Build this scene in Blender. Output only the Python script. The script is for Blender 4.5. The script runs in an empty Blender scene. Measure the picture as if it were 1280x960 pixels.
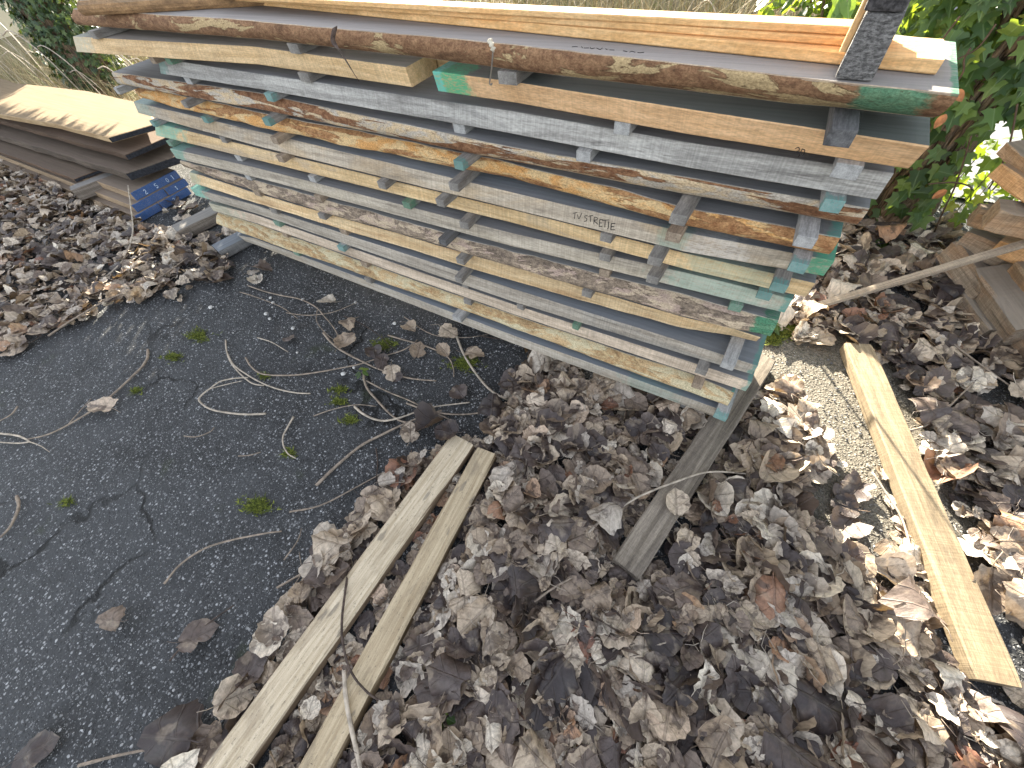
import bpy, bmesh, math, random
import numpy as np
from mathutils import Vector, Matrix, Euler, noise as mnoise

rng = np.random.default_rng(11)
random.seed(11)
scene = bpy.context.scene
COL = scene.collection

# ------------------------------------------------------------------ camera frame
# world: X along the timber stack (to the right), Y away from the viewer, Z up.
# origin: ground below the front right corner of the stack.
FPX, CX, CY = 490.0, 640.0, 480.0
CAM = np.array([-0.252, -1.157, 1.65])
RM = np.array([[0.8630, 0.3603, -0.3540], [0.4972, -0.7296, 0.4695], [-0.0891, -0.5812, -0.8088]])
U_, S_, V_ = np.linalg.svd(RM)
RM = U_ @ V_


def pl(px, py, ax=2, val=0.0):
    """point seen at photo pixel (px,py) on the plane axis=val"""
    d = RM @ np.array([px - CX, py - CY, FPX])
    t = (val - CAM[ax]) / d[ax]
    return CAM + d * t


def proj(p):
    c = RM.T @ (np.asarray(p, float) - CAM)
    return CX + FPX * c[0] / c[2], CY + FPX * c[1] / c[2], c[2]


# ------------------------------------------------------------------ object helpers
def tag(o, label=None, cat=None, group=None, kind=None):
    if label: o['label'] = label
    if cat: o['category'] = cat
    if group: o['group'] = group
    if kind: o['kind'] = kind
    return o


def mesh_obj(name, verts, faces, m, loc=(0, 0, 0), parent=None, smooth=False, uvs=None):
    me = bpy.data.meshes.new(name)
    me.from_pydata([tuple(v) for v in verts], [], [tuple(f) for f in faces])
    if uvs is not None:
        ul = me.uv_layers.new(name='UVMap')
        idx = np.empty(len(me.loops), dtype=np.int32)
        me.loops.foreach_get('vertex_index', idx)
        ul.data.foreach_set('uv', np.asarray(uvs, dtype=np.float32)[idx].ravel())
    if isinstance(m, (list, tuple)):
        for q in m: me.materials.append(q)
    elif m: me.materials.append(m)
    if smooth:
        me.polygons.foreach_set('use_smooth', [True] * len(me.polygons))
    me.update()
    o = bpy.data.objects.new(name, me)
    COL.objects.link(o)
    o.location = loc
    if parent: o.parent = parent
    return o


def empty(name, loc=(0, 0, 0)):
    o = bpy.data.objects.new(name, None)
    o.empty_display_size = 0.1
    COL.objects.link(o)
    o.location = loc
    return o


def fix_normals(o):
    bm = bmesh.new(); bm.from_mesh(o.data)
    bmesh.ops.recalc_face_normals(bm, faces=bm.faces)
    bm.to_mesh(o.data); bm.free()
    return o


# ------------------------------------------------------------------ material helpers
class NT:
    def __init__(self, name):
        self.m = bpy.data.materials.new(name)
        self.m.use_nodes = True
        self.t = self.m.node_tree
        self.t.nodes.clear()
        self.out = self.n('ShaderNodeOutputMaterial')
        self.b = self.n('ShaderNodeBsdfPrincipled')
        self.l(self.b.outputs[0], self.out.inputs[0])
        self.b.inputs['Roughness'].default_value = 0.85
        self.b.inputs['Specular IOR Level'].default_value = 0.25

    def n(self, typ, **kw):
        nd = self.t.nodes.new(typ)
        for k, v in kw.items(): setattr(nd, k, v)
        return nd

    def l(self, a, b): self.t.links.new(a, b)

    def val(self, inp, v):
        if hasattr(v, 'is_output') or isinstance(v, bpy.types.NodeSocket): self.l(v, inp)
        else: inp.default_value = v

    def coord(self, kind='Object'): return self.n('ShaderNodeTexCoord').outputs[kind]

    def mapping(self, vec, scale=(1, 1, 1), loc=(0, 0, 0), rot=(0, 0, 0)):
        m = self.n('ShaderNodeMapping')
        self.l(vec, m.inputs[0])
        m.inputs['Scale'].default_value = scale
        m.inputs['Location'].default_value = loc
        m.inputs['Rotation'].default_value = rot
        return m.outputs[0]

    def noise(self, vec, scale=5, detail=4, rough=0.55, dist=0.0):
        m = self.n('ShaderNodeTexNoise')
        self.l(vec, m.inputs['Vector'])
        m.inputs['Scale'].default_value = scale
        m.inputs['Detail'].default_value = detail
        m.inputs['Roughness'].default_value = rough
        m.inputs['Distortion'].default_value = dist
        return m.outputs['Fac']

    def voro(self, vec, scale=5, feature='F1', out='Distance', rnd=1.0):
        m = self.n('ShaderNodeTexVoronoi', feature=feature)
        self.l(vec, m.inputs['Vector'])
        m.inputs['Scale'].default_value = scale
        m.inputs['Randomness'].default_value = rnd
        return m.outputs[out]

    def ramp(self, fac, stops, interp='LINEAR'):
        r = self.n('ShaderNodeValToRGB')
        self.l(fac, r.inputs[0])
        cr = r.color_ramp
        cr.interpolation = interp
        while len(cr.elements) < len(stops): cr.elements.new(0.5)
        for e, (p, c) in zip(cr.elements, stops):
            e.position = p
            e.color = (c, c, c, 1) if isinstance(c, (int, float)) else (c[0], c[1], c[2], 1)
        return r.outputs[0]

    def mix(self, fac, a, b, blend='MIX'):
        m = self.n('ShaderNodeMix', data_type='RGBA', blend_type=blend)
        self.val(m.inputs[0], fac)
        for s, v in ((m.inputs[6], a), (m.inputs[7], b)):
            if isinstance(v, (tuple, list)): s.default_value = (v[0], v[1], v[2], 1)
            else: self.val(s, v)
        return m.outputs[2]

    def math(self, op, a, b=0.0, c=0.0, clamp=False):
        m = self.n('ShaderNodeMath', operation=op, use_clamp=clamp)
        self.val(m.inputs[0], a); self.val(m.inputs[1], b); self.val(m.inputs[2], c)
        return m.outputs[0]

    def mrange(self, v, a, b, c=0.0, d=1.0, smooth=True):
        m = self.n('ShaderNodeMapRange', interpolation_type='SMOOTHSTEP' if smooth else 'LINEAR')
        self.l(v, m.inputs[0])
        for i, q in enumerate((a, b, c, d)): m.inputs[i + 1].default_value = q
        return m.outputs[0]

    def sep(self, vec):
        s = self.n('ShaderNodeSeparateXYZ'); self.l(vec, s.inputs[0]); return s.outputs

    def bump(self, h, strength=0.3, dist=0.005, prev=None):
        b = self.n('ShaderNodeBump')
        b.inputs['Strength'].default_value = strength
        b.inputs['Distance'].default_value = dist
        self.l(h, b.inputs['Height'])
        if prev: self.l(prev, b.inputs['Normal'])
        return b.outputs[0]

    def done(self, color=None, normal=None, rough=None):
        if color is not None:
            if isinstance(color, (tuple, list)): self.b.inputs['Base Color'].default_value = (*color[:3], 1)
            else: self.l(color, self.b.inputs['Base Color'])
        if normal is not None: self.l(normal, self.b.inputs['Normal'])
        if rough is not None: self.val(self.b.inputs['Roughness'], rough)
        return self.m


GREEN = (0.045, 0.20, 0.11)
TEAL = (0.09, 0.27, 0.23)


def wood(name, lo, hi, seed=0.0, blotch=None, blotch_amt=0.5, paint=(), axis=0, saw=1.0, knots=0.0,
         dark=(0.035, 0.028, 0.024), dark_amt=0.35, top=None, blotch_scale=1.0):
    """sawn timber; grain along local axis. paint = [(centre, halfwidth, colour, strength)] along the axis"""
    k = NT(name)
    co = k.coord()
    sc = [26, 26, 26]; sc[axis] = 1.1
    g = k.mapping(co, tuple(sc), (seed * 3.1, seed * 1.7, seed * 2.3))
    grain = k.noise(g, 2.0, 7, 0.62, 0.6)
    col = k.mix(k.mrange(grain, 0.3, 0.7), lo, hi)
    sc2 = [9, 9, 9]; sc2[axis] = 2.2
    b = k.noise(k.mapping(co, tuple(s * blotch_scale for s in sc2), (seed, seed * 2, 0)), 1.0, 5, 0.6, 0.8)
    if blotch: col = k.mix(k.math('MULTIPLY', k.mrange(b, 0.48, 0.66), blotch_amt), col, blotch)
    b2 = k.noise(k.mapping(co, tuple(s * 1.3 for s in sc2), (seed * 5, 3, 1)), 1.4, 6, 0.65)
    col = k.mix(k.math('MULTIPLY', k.mrange(b2, 0.54, 0.72), dark_amt), col, dark)
    wr = [60, 60, 60]; wr[axis] = 1.6
    ck = k.noise(k.mapping(co, tuple(wr), (seed * 9, seed, 4)), 1.0, 5, 0.7, 0.3)
    col = k.mix(k.math('MULTIPLY', k.mrange(ck, 0.60, 0.66), 0.45 * min(1.0, dark_amt * 2.5)), col, dark)
    lg = [5, 5, 5]; lg[axis] = 1.3
    tone = k.noise(k.mapping(co, tuple(lg), (seed * 4, 0, 7)), 1.0, 3, 0.6)
    col = k.mix(0.8, col, k.mix(k.mrange(tone, 0.3, 0.7), (0.86, 0.84, 0.81), (1.30, 1.27, 1.22)), 'MULTIPLY')
    # saw marks across the grain
    ss = [4, 4, 4]; ss[axis] = 210
    s = k.noise(k.mapping(co, tuple(ss), (seed * 7, 0, 0), (0, 0.25, 0)), 1.0, 3, 0.5, 0.1)
    col = k.mix(min(1, 0.30 * saw), col, k.mix(k.mrange(s, 0.35, 0.65), (0.6, 0.6, 0.6), (1.25, 1.25, 1.25)), 'MULTIPLY')
    fs_ = [300, 300, 300]; fs_[axis] = 55
    fine = k.noise(k.mapping(co, tuple(fs_)), 1.0, 3, 0.6)
    col = k.mix(0.42, col, k.mix(k.mrange(fine, 0.3, 0.7), (0.6, 0.6, 0.6), (1.4, 1.4, 1.4)), 'MULTIPLY')
    if top is not None:   # weathered sawn face turned upwards; stack tops darkened further for gap shade
        nz = k.sep(k.n('ShaderNodeNewGeometry').outputs['Normal'])[2]
        col = k.mix(k.mrange(nz, 0.75, 0.93), col, k.mix(k.mrange(grain, 0.25, 0.75), tuple(v * 0.72 for v in top), top))
    ax = k.sep(co)[axis]
    jn = k.noise(k.mapping(co, (22, 22, 22), (seed, 0, 0)), 1.0, 4, 0.65)
    for (c, hw, pc, st) in paint:
        d = k.math('ABSOLUTE', k.math('SUBTRACT', ax, c))
        d = k.math('ADD', d, k.math('MULTIPLY', k.math('SUBTRACT', jn, 0.5), hw * 2.4))
        msk = k.mrange(d, hw * 1.2, hw * 0.7)
        sp = k.mrange(fine, 0.36, 0.52, 0.30, 1.0)
        pcol = k.mix(jn, tuple(v * 0.7 for v in pc), tuple(v * 1.25 for v in pc))
        col = k.mix(k.math('MULTIPLY', k.math('MULTIPLY', msk, sp), st), col, pcol)
    h = k.math('ADD', k.math('MULTIPLY', grain, 0.6), k.math('MULTIPLY', s, 0.35 * saw))
    h = k.math('ADD', h, k.math('MULTIPLY', fine, 0.25))
    return k.done(col, k.bump(h, 0.55, 0.004), 0.82)


def bark(name, c1, c2, peel, seed=0.0, amt=0.5, stretch=(5, 12, 16), peel2=None, paint=(), lichen=None):
    k = NT(name)
    co = k.coord()
    n1 = k.noise(k.mapping(co, stretch, (seed * 1.3, seed, seed * 0.7)), 1.0, 6, 0.62, 0.7)
    n2 = k.noise(k.mapping(co, (40, 60, 60), (seed, 2, 0)), 1.0, 5, 0.65)
    n3 = k.noise(k.mapping(co, (9, 18, 26), (seed * 2, 5, 0)), 1.0, 5, 0.6, 1.0)
    base = k.mix(k.mrange(n2, 0.3, 0.7), c1, c2)
    base = k.mix(k.math('MULTIPLY', k.mrange(n3, 0.5, 0.7), 0.6), base, tuple(v * 0.45 for v in c1))
    pc = k.mix(n2, tuple(v * 0.75 for v in peel), tuple(v * 1.15 for v in peel))
    if peel2: pc = k.mix(k.mrange(n3, 0.42, 0.6), pc, peel2)
    msk = k.mrange(n1, 0.62 - amt * 0.3, 0.645 - amt * 0.3)
    col = k.mix(msk, base, pc)
    if lichen:
        col = k.mix(k.math('MULTIPLY', k.mrange(k.noise(k.mapping(co, (14, 30, 30), (9, seed, 0)), 1, 6, 0.7), 0.52, 0.62), 0.8), col, lichen)
    ax = k.sep(co)[0]
    for (c, hw, pcx, st) in paint:
        d = k.math('ABSOLUTE', k.math('SUBTRACT', ax, c))
        d = k.math('ADD', d, k.math('MULTIPLY', k.math('SUBTRACT', n2, 0.5), hw * 1.0))
        col = k.mix(k.math('MULTIPLY', k.mrange(d, hw * 1.1, hw * 0.8), st), col, pcx)
    fine = k.noise(k.mapping(co, (150, 230, 230)), 1.0, 5, 0.7)
    col = k.mix(0.65, col, k.mix(k.mrange(fine, 0.3, 0.7), (0.5, 0.48, 0.46), (1.5, 1.5, 1.5)), 'MULTIPLY')
    crust = k.noise(k.mapping(co, (55, 130, 130), (seed * 3, 1, 6)), 1.0, 6, 0.75, 0.6)
    col = k.mix(k.math('MULTIPLY', k.mrange(crust, 0.57, 0.66), 0.6), col, tuple(v * 0.4 for v in c1))
    h = k.math('SUBTRACT', k.math('ADD', k.math('MULTIPLY', n2, 0.5), k.math('MULTIPLY', fine, 0.15)), k.math('MULTIPLY', msk, 0.35))
    return k.done(col, k.bump(h, 0.8, 0.008), 0.9)


def plain(name, c, rough=0.8, var=0.3, scale=30, bump=0.3):
    k = NT(name)
    co = k.coord()
    n = k.noise(k.mapping(co, (scale,) * 3), 1.0, 5, 0.6)
    col = k.mix(k.mrange(n, 0.3, 0.7), tuple(v * (1 - var) for v in c), tuple(v * (1 + var) for v in c))
    return k.done(col, k.bump(n, bump, 0.004), rough)


# ------------------------------------------------------------------ geometry helpers
def box_verts(L, W, H, bev=0.003):
    """box centred in X,Y with base at z=0, edges chamfered"""
    bm = bmesh.new()
    bmesh.ops.create_cube(bm, size=1.0)
    for v in bm.verts: v.co = Vector((v.co.x * L, v.co.y * W, (v.co.z + 0.5) * H))
    if bev: bmesh.ops.bevel(bm, geom=list(bm.edges), offset=bev, segments=2, affect='EDGES', profile=0.6)
    vs = [v.co.copy() for v in bm.verts]
    bm.verts.index_update()
    fs = [[v.index for v in f.verts] for f in bm.faces]
    bm.free()
    return vs, fs


def beam_obj(name, p0, p1, w, h, m, up=(0, 0, 1), bev=0.004, parent=None, rough=0.0, nseg=14, seed=0, twist=0.0):
    """a sawn beam from p0 to p1 (centre line of its underside), slightly uneven; local X along it"""
    p0 = Vector(p0); p1 = Vector(p1)
    X = (p1 - p0); L = X.length; X.normalize()
    Z = Vector(up); Y = Z.cross(X).normalized(); Z = X.cross(Y).normalized()
    prof = []
    b = bev
    for (cy, cz, sy, sz) in ((-w / 2, 0, 1, 1), (w / 2, 0, -1, 1), (w / 2, h, -1, -1), (-w / 2, h, 1, -1)):
        a = (cy + sy * b, cz); c = (cy, cz + sz * b)
        prof += ([c, a] if (cy < 0 and cz == 0) or (cy > 0 and cz > 0) else [a, c])
    vs, fs = [], []
    n = len(prof)
    for i in range(nseg + 1):
        x = -L / 2 + L * i / nseg
        e = 0.0
        if i in (0, nseg): e = b * 0.5
        for j, (y, z) in enumerate(prof):
            dy = rough * mnoise.noise(Vector((x * 6, j * 1.7, seed * 3.1)))
            dz = rough * mnoise.noise(Vector((x * 6, j * 2.3 + 40, seed * 3.1)))
            tw = twist * i / nseg
            yy = (y * math.cos(tw) - (z - h / 2) * math.sin(tw)); zz = y * math.sin(tw) + (z - h / 2) * math.cos(tw) + h / 2
            sh = 1 - e / max(w, h) * 2
            vs.append((x + rough * 0.6 * mnoise.noise(Vector((j * 3.0, i * 9.0, seed))) * (i in (0, nseg)), yy * sh + dy, (zz - h / 2) * sh + h / 2 + dz))
    for i in range(nseg):
        for j in range(n):
            a = i * n + j; bq = i * n + (j + 1) % n
            fs.append((a, bq, bq + n, a + n))
    fs.append(tuple(range(n - 1, -1, -1)))
    fs.append(tuple(nseg * n + j for j in range(n)))
    o = mesh_obj(name, vs, fs, m, parent=parent)
    mid = (p0 + p1) / 2
    R = Matrix((X, Y, Z)).transposed().to_4x4()
    o.matrix_world = Matrix.Translation(mid) @ R
    fix_normals(o)
    return o


def tube(points, radii, seg=7, jitter=0.0, close_tip=True):
    """verts / faces of a tapered tube along points"""
    P = [Vector(p) for p in points]
    vs, fs = [], []
    n = len(P)
    up = Vector((0, 0, 1))
    for i, p in enumerate(P):
        d = (P[min(i + 1, n - 1)] - P[max(i - 1, 0)])
        if d.length < 1e-7: d = Vector((1, 0, 0))
        d.normalize()
        s = d.cross(up)
        if s.length < 1e-3: s = Vector((1, 0, 0))
        s.normalize(); t = s.cross(d).normalized()
        r = radii[i] if hasattr(radii, '__len__') else radii
        for j in range(seg):
            a = 2 * math.pi * j / seg
            rr = r * (1 + jitter * random.uniform(-1, 1))
            vs.append(p + s * math.cos(a) * rr + t * math.sin(a) * rr)
    for i in range(n - 1):
        for j in range(seg):
            fs.append((i * seg + j, i * seg + (j + 1) % seg, (i + 1) * seg + (j + 1) % seg, (i + 1) * seg + j))
    fs.append(tuple(range(seg - 1, -1, -1)))
    fs.append(tuple((n - 1) * seg + j for j in range(seg)))
    return vs, fs


def smooth_path(pts, k=5):
    """Catmull-Rom through points"""
    P = [np.asarray(p, float) for p in pts]
    if len(P) < 3: k = max(k, 4)
    P = [2 * P[0] - P[1]] + P + [2 * P[-1] - P[-2]]
    out = []
    for i in range(1, len(P) - 2):
        for j in range(k):
            t = j / k
            a, b, c, d = P[i - 1], P[i], P[i + 1], P[i + 2]
            out.append(0.5 * ((2 * b) + (-a + c) * t + (2 * a - 5 * b + 4 * c - d) * t * t + (-a + 3 * b - 3 * c + d) * t ** 3))
    out.append(P[-2])
    return out


def merge(parts):
    V, F = [], []
    for v, f in parts:
        o = len(V)
        V += list(v)
        F += [tuple(i + o for i in q) for q in f]
    return V, F

# ------------------------------------------------------------------ the timber stack
PITCH, THK, TOP = 0.0902, 0.0575, 1.333
NPL = 14
zT = [TOP - PITCH * i for i in range(NPL)]
zB = [z - THK for z in zT]
# outline of the front edges: photo column -> (upper arris, lower arris)
EDGE = [
    [(110, 12.5, 32.5), (320, 26, 48.8), (640, 54.8, 87), (860, 80.6, 115), (1180, 117, 150)],
    [(110, 47, 66), (320, 58.8, 80.6), (640, 102.5, 128), (860, 137, 168), (1146, 181, 213)],
    [(205, 74, 93), (320, 92, 111), (640, 139.4, 167.5), (860, 179, 210), (1095, 214, 250)],
    [(160, 93, 107), (320, 116, 136), (640, 183.8, 202), (860, 222.5, 243.8), (1072, 259, 282)],
    [(185, 111, 125), (320, 139, 158.5), (640, 203, 224.4), (860, 259, 284.4), (1032, 294, 320)],
    [(178, 130, 143), (320, 164, 182.5), (640, 241, 261.5), (860, 292, 316), (1030, 324, 346)],
    [(210, 158, 173), (320, 185, 200), (640, 262.5, 278.8), (860, 318, 337.5), (1003, 351, 371)],
    [(225, 189, 199), (320, 210, 222), (640, 292, 308), (860, 342, 362), (978, 371, 391)],
    [(238, 204, 212), (320, 225, 240), (640, 315, 332.5), (860, 369, 397.5), (958, 396, 422)],
    [(246, 218, 230), (320, 242, 254), (640, 333.8, 351), (860, 398, 413), (915, 412, 421)],
    [(260, 241, 249), (320, 257, 267), (640, 361, 377), (860, 430, 445), (935, 454, 467)],
    [(272, 257, 265), (320, 269, 279), (640, 380.6, 392.5), (860, 452, 465.6), (930, 475, 489)],
    [(278, 267, 282), (320, 280, 297.5), (640, 394, 410), (860, 466.5, 490.6), (908, 487, 508)],
    [(308, 297, 302), (320, 299, 306), (640, 419, 429), (860, 498, 509), (893, 510, 521)],
]
# left / right ends (photo columns) of each plank
ENDS = [(96, 1182), (96, 1148), (199, 1106), (144, 1078), (170, 1043), (168, 1036), (191, 1013), (215, 986),
        (228, 968), (236, 950), (237, 944), (262, 936), (270, 914), (302, 905)]


def front_fn(i):
    xs, yt, yb = [], [], []
    for (c, t, b) in EDGE[i]:
        a = pl(c, t, 2, zT[i]); q = pl(c, b, 2, zB[i])
        xs.append((a[0] + q[0]) / 2)
        yt.append(min(max(a[1], -0.13), 0.15)); yb.append(min(max(q[1], -0.13), 0.15))
    o = np.argsort(xs)
    xs = np.array(xs)[o]; yt = np.array(yt)[o]; yb = np.array(yb)[o]

    def f(x):
        def ev(ys):
            if x < xs[0]: return ys[0] + (ys[1] - ys[0]) / (xs[1] - xs[0]) * (x - xs[0])
            if x > xs[-1]: return ys[-1] + (ys[-1] - ys[-2]) / (xs[-1] - xs[-2]) * max(-0.2, min(0.2, x - xs[-1])) * 0.5
            return float(np.interp(x, xs, ys))
        return ev(yt), ev(yb)
    return f


FR = [front_fn(i) for i in range(NPL)]


def end_x(i, px):
    f = FR[i]
    x = 0.0
    zm = (zT[i] + zB[i]) / 2
    # row on the front face at that column, found by iteration
    e = EDGE[i]
    py = np.interp(px, [c[0] for c in e], [(c[1] + c[2]) / 2 for c in e])
    if px < e[0][0]: py = (e[0][1] + e[0][2]) / 2 + (px - e[0][0]) * 0.12
    return pl(px, py, 2, zm)[0]


def build_plank(name, i, x0, x1, m, back=0.57, wane=0.0, bark_m=None, z0=None, z1=None, fr=None, bulge=0.0, seed=0):
    fr = fr or FR[i]
    zt = zT[i] if z1 is None else z1
    zb = zB[i] if z0 is None else z0
    n = max(24, int((x1 - x0) / 0.03))
    xm = (x0 + x1) / 2
    loc = Vector((xm, 0, zb))
    h = zt - zb
    vs, fs = [], []
    strip = []
    bv = 0.0025
    for k in range(n + 1):
        x = x0 + (x1 - x0) * k / n
        yt, yb = fr(x)
        w1 = wane * mnoise.noise(Vector((x * 3.1, seed * 5.3, 0.3))) + wane * 0.5 * mnoise.noise(Vector((x * 11, seed * 5.3, 4)))
        w2 = wane * mnoise.noise(Vector((x * 2.7, seed * 5.3, 7.3))) + wane * 0.5 * mnoise.noise(Vector((x * 10, seed * 3.3, 9)))
        chip = 0.0012 * mnoise.noise(Vector((x * 60, seed, 2)))
        yt += w1 + chip; yb += w2 - chip
        e0 = 0.004 * mnoise.noise(Vector((seed, 1.0, 0))) if k == 0 else 0
        row = [(yt + bv, h), (yt, h - bv)]
        for q in (0.75, 0.5, 0.25):
            yy = yb + (yt - yb) * q - bulge * math.sin(math.pi * q)
            row.append((yy, h * q))
        bk_ = back(x) if callable(back) else back
        row += [(yb, bv), (yb + bv, 0), (bk_, 0), (bk_, h)]
        strip.append((x - xm, row[:7]))
        sk = 0.0
        for (y, z) in row:
            vs.append((x - xm + (0.01 * (y - yb) * (1 if k in (0, n) else 0)), y, z))
    R = 9
    for k in range(n):
        for j in range(R):
            a = k * R + j; b = k * R + (j + 1) % R
            fs.append((a, a + R, b + R, b))
    fs.append(tuple(range(R))); fs.append(tuple(n * R + j for j in range(R - 1, -1, -1)))
    o = fix_normals(mesh_obj(name, vs, fs, m, loc=loc))
    if bark_m:
        # the bark: an uneven skin lying on the waney front edge
        vs, fs = [], []
        nr = 9
        for kk, (x, row) in enumerate(strip):
            ys = [r[0] for r in row]; zs = [r[1] for r in row]
            for j in range(nr):
                q = j / (nr - 1)
                zz = h - 0.0015 - (h - 0.003) * q
                yy = float(np.interp(h - zz, [h - z for z in zs], ys))
                d = 0.0035 + 0.0035 * mnoise.noise(Vector((x * 14, q * 3, seed * 2.7))) + 0.0025 * mnoise.noise(Vector((x * 45, q * 8, seed)))
                d *= 1.0 if 0 < j < nr - 1 else 0.25
                vs.append((x, yy - max(d, 0.0006), zz))
        nn = len(strip)
        for kk in range(nn - 1):
            for j in range(nr - 1):
                a = kk * nr + j
                fs.append((a, a + 1, a + nr + 1, a + nr))
        b = mesh_obj('bark_edge', vs, fs, bark_m, parent=o, smooth=True)
    return o


GREYTOP = (0.22, 0.22, 0.226)  # weathered grey, taken darker for the shade between planks
LG, HG = (0.265, 0.23, 0.19), (0.47, 0.42, 0.35)
xe = [(end_x(i, a), end_x(i, b)) for i, (a, b) in enumerate(ENDS)]


def rel(i, lst):
    """paint list with absolute x -> relative to plank centre"""
    c = sum(xe[i]) / 2
    return [(x - c, hw, col, st) for (x, hw, col, st) in lst]


L_, R_ = 0, 1
mats = {}
mats[0] = wood('topmost_plank_wood', (0.30, 0.23, 0.17), (0.47, 0.38, 0.29), 1, top=(0.31, 0.285, 0.27), blotch=(0.3, 0.2, 0.12), paint=rel(0, [(xe[0][1], 0.010, GREEN, 0.8)]))
bk0 = bark('topmost_plank_bark', (0.16, 0.082, 0.045), (0.30, 0.175, 0.095), (0.43, 0.315, 0.17), 1.6, 0.30, (3.4, 9, 15), paint=rel(0, [(xe[0][1] - 0.085, 0.055, (0.06, 0.25, 0.15), 0.7)]))
P_SPEC = {
    2: dict(lo=(0.25, 0.24, 0.23), hi=(0.45, 0.44, 0.42), seed=3, blotch=(0.2, 0.195, 0.19), blotch_amt=0.7, top=GREYTOP, paint=[(xe[2][0] + 0.02, 0.05, TEAL, 0.5)]),
    3: dict(lo=LG, hi=HG, seed=4, top=GREYTOP, paint=[]),
    4: dict(lo=LG, hi=HG, seed=5, top=GREYTOP, paint=[(xe[4][1], 0.03, TEAL, 0.8)]),
    5: dict(lo=(0.32, 0.27, 0.215), hi=(0.51, 0.445, 0.36), seed=6, blotch=(0.44, 0.33, 0.21), blotch_amt=0.6, top=(0.22, 0.235, 0.255),
            paint=[(xe[5][1], 0.055, (0.06, 0.30, 0.17), 0.85), (xe[5][0] + 0.05, 0.16, (0.25, 0.36, 0.31), 0.5), (-0.30, 0.09, (0.62, 0.6, 0.58), 0.35), (-0.42, 0.05, TEAL, 0.35)]),
    6: dict(lo=(0.47, 0.325, 0.17), hi=(0.65, 0.49, 0.29), seed=7, blotch=(0.33, 0.30, 0.27), blotch_amt=0.45, top=GREYTOP,
            paint=[(-0.22, 0.17, (0.30, 0.40, 0.31), 0.5), (xe[6][0] + 0.05, 0.25, (0.17, 0.42, 0.33), 0.8)]),
    7: dict(lo=LG, hi=HG, seed=8, blotch=(0.45, 0.39, 0.3), top=GREYTOP,
            paint=[(-0.22, 0.2, (0.28, 0.42, 0.34), 0.55), (xe[7][1], 0.018, TEAL, 0.8), (xe[7][0], 0.13, (0.16, 0.36, 0.29), 0.7)]),
    8: dict(lo=LG, hi=HG, seed=9, top=(0.26, 0.26, 0.26), paint=[(xe[8][1], 0.04, GREEN, 0.8)]),
    9: dict(lo=(0.49, 0.345, 0.19), hi=(0.66, 0.51, 0.32), seed=10, blotch=(0.35, 0.2, 0.1), blotch_amt=0.5, top=GREYTOP, paint=[(xe[9][0], 0.12, (0.3, 0.42, 0.34), 0.5)]),
    10: dict(lo=(0.24, 0.21, 0.175), hi=(0.39, 0.35, 0.30), seed=11, blotch=(0.3, 0.29, 0.27), top=(0.20, 0.215, 0.235),
             paint=[(xe[10][1] - 0.0, 0.016, TEAL, 0.7), (xe[10][0] + 0.0, 0.14, (0.2, 0.5, 0.4), 0.8)]),
    11: dict(lo=(0.37, 0.295, 0.225), hi=(0.57, 0.475, 0.38), seed=12, blotch=(0.25, 0.2, 0.16), top=GREYTOP,
             paint=[(xe[11][1], 0.014, TEAL, 0.7), (xe[11][0], 0.3, (0.33, 0.38, 0.29), 0.5)]),
    12: dict(lo=(0.33, 0.28, 0.2), hi=(0.45, 0.4, 0.3), seed=13, top=GREYTOP, paint=[(xe[12][1], 0.012, TEAL, 0.8)]),
    13: dict(lo=(0.27, 0.24, 0.205), hi=(0.42, 0.385, 0.335), seed=14, blotch=(0.33, 0.27, 0.2), top=(0.21, 0.23, 0.255),
             paint=[(-0.34, 0.12, TEAL, 0.25)]),
}
for i, sp in P_SPEC.items():
    sp = dict(sp); lo = sp.pop('lo'); hi = sp.pop('hi'); sd = sp.pop('seed'); pt = rel(i, sp.pop('paint'))
    mats[i] = wood('stack_plank_wood_%d' % i, lo, hi, sd, paint=pt, **sp)
bk = {
    3: bark('thin_plank_bark', (0.14, 0.06, 0.03), (0.30, 0.16, 0.085), (0.54, 0.41, 0.26), 4.2, 0.50, (2.6, 10, 30), peel2=(0.42, 0.37, 0.31)),
    4: bark('orange_plank_bark', (0.24, 0.11, 0.048), (0.46, 0.26, 0.12), (0.62, 0.44, 0.23), 2.4, 0.55, (2.6, 9, 20), peel2=(0.56, 0.30, 0.11)),
    8: bark('grey_plank_bark', (0.13, 0.10, 0.08), (0.33, 0.255, 0.185), (0.48, 0.38, 0.27), 7.7, 0.42, (6, 14, 30), peel2=(0.36, 0.27, 0.22), paint=rel(8, [(xe[8][1] - 0.02, 0.05, GREEN, 0.85)])),
    12: bark('yellow_plank_bark', (0.33, 0.20, 0.10), (0.50, 0.38, 0.21), (0.53, 0.46, 0.30), 5.9, 0.52, (3.0, 10, 18), peel2=(0.47, 0.33, 0.18)),
}
LBL = {
    0: 'thick plank on top of the stack, brown flaking bark edge, green right end',
    2: 'pale grey sawn plank directly under the two orange planks of the stack',
    3: 'thin stack plank with dark brown bark streaks, below the pale grey plank',
    4: 'stack plank with glowing orange stripped bark edge and wavy underside',
    5: 'grey stack plank with pencilled handwriting on its front edge',
    6: 'cream yellow stack plank tucked right beneath the handwritten grey plank',
    7: 'grey stack plank with greenish right half, just above the rough grey bark',
    8: 'stack plank with rough grey crusty bark and a green dab at its right end',
    9: 'cream stack plank with an orange split right end below the grey bark plank',
    10: 'bluish grey stack plank with a mint green left end, fourth from the bottom',
    11: 'pale greyish stack plank, third from the bottom, teal right end',
    12: 'stack plank with yellow mottled waney edge, second from the bottom',
    13: 'lowest grey plank of the stack with a greenish top near its right end',
}
BULGE = {0: 0.012, 3: 0.006, 4: 0.010, 8: 0.010, 12: 0.008}
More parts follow.
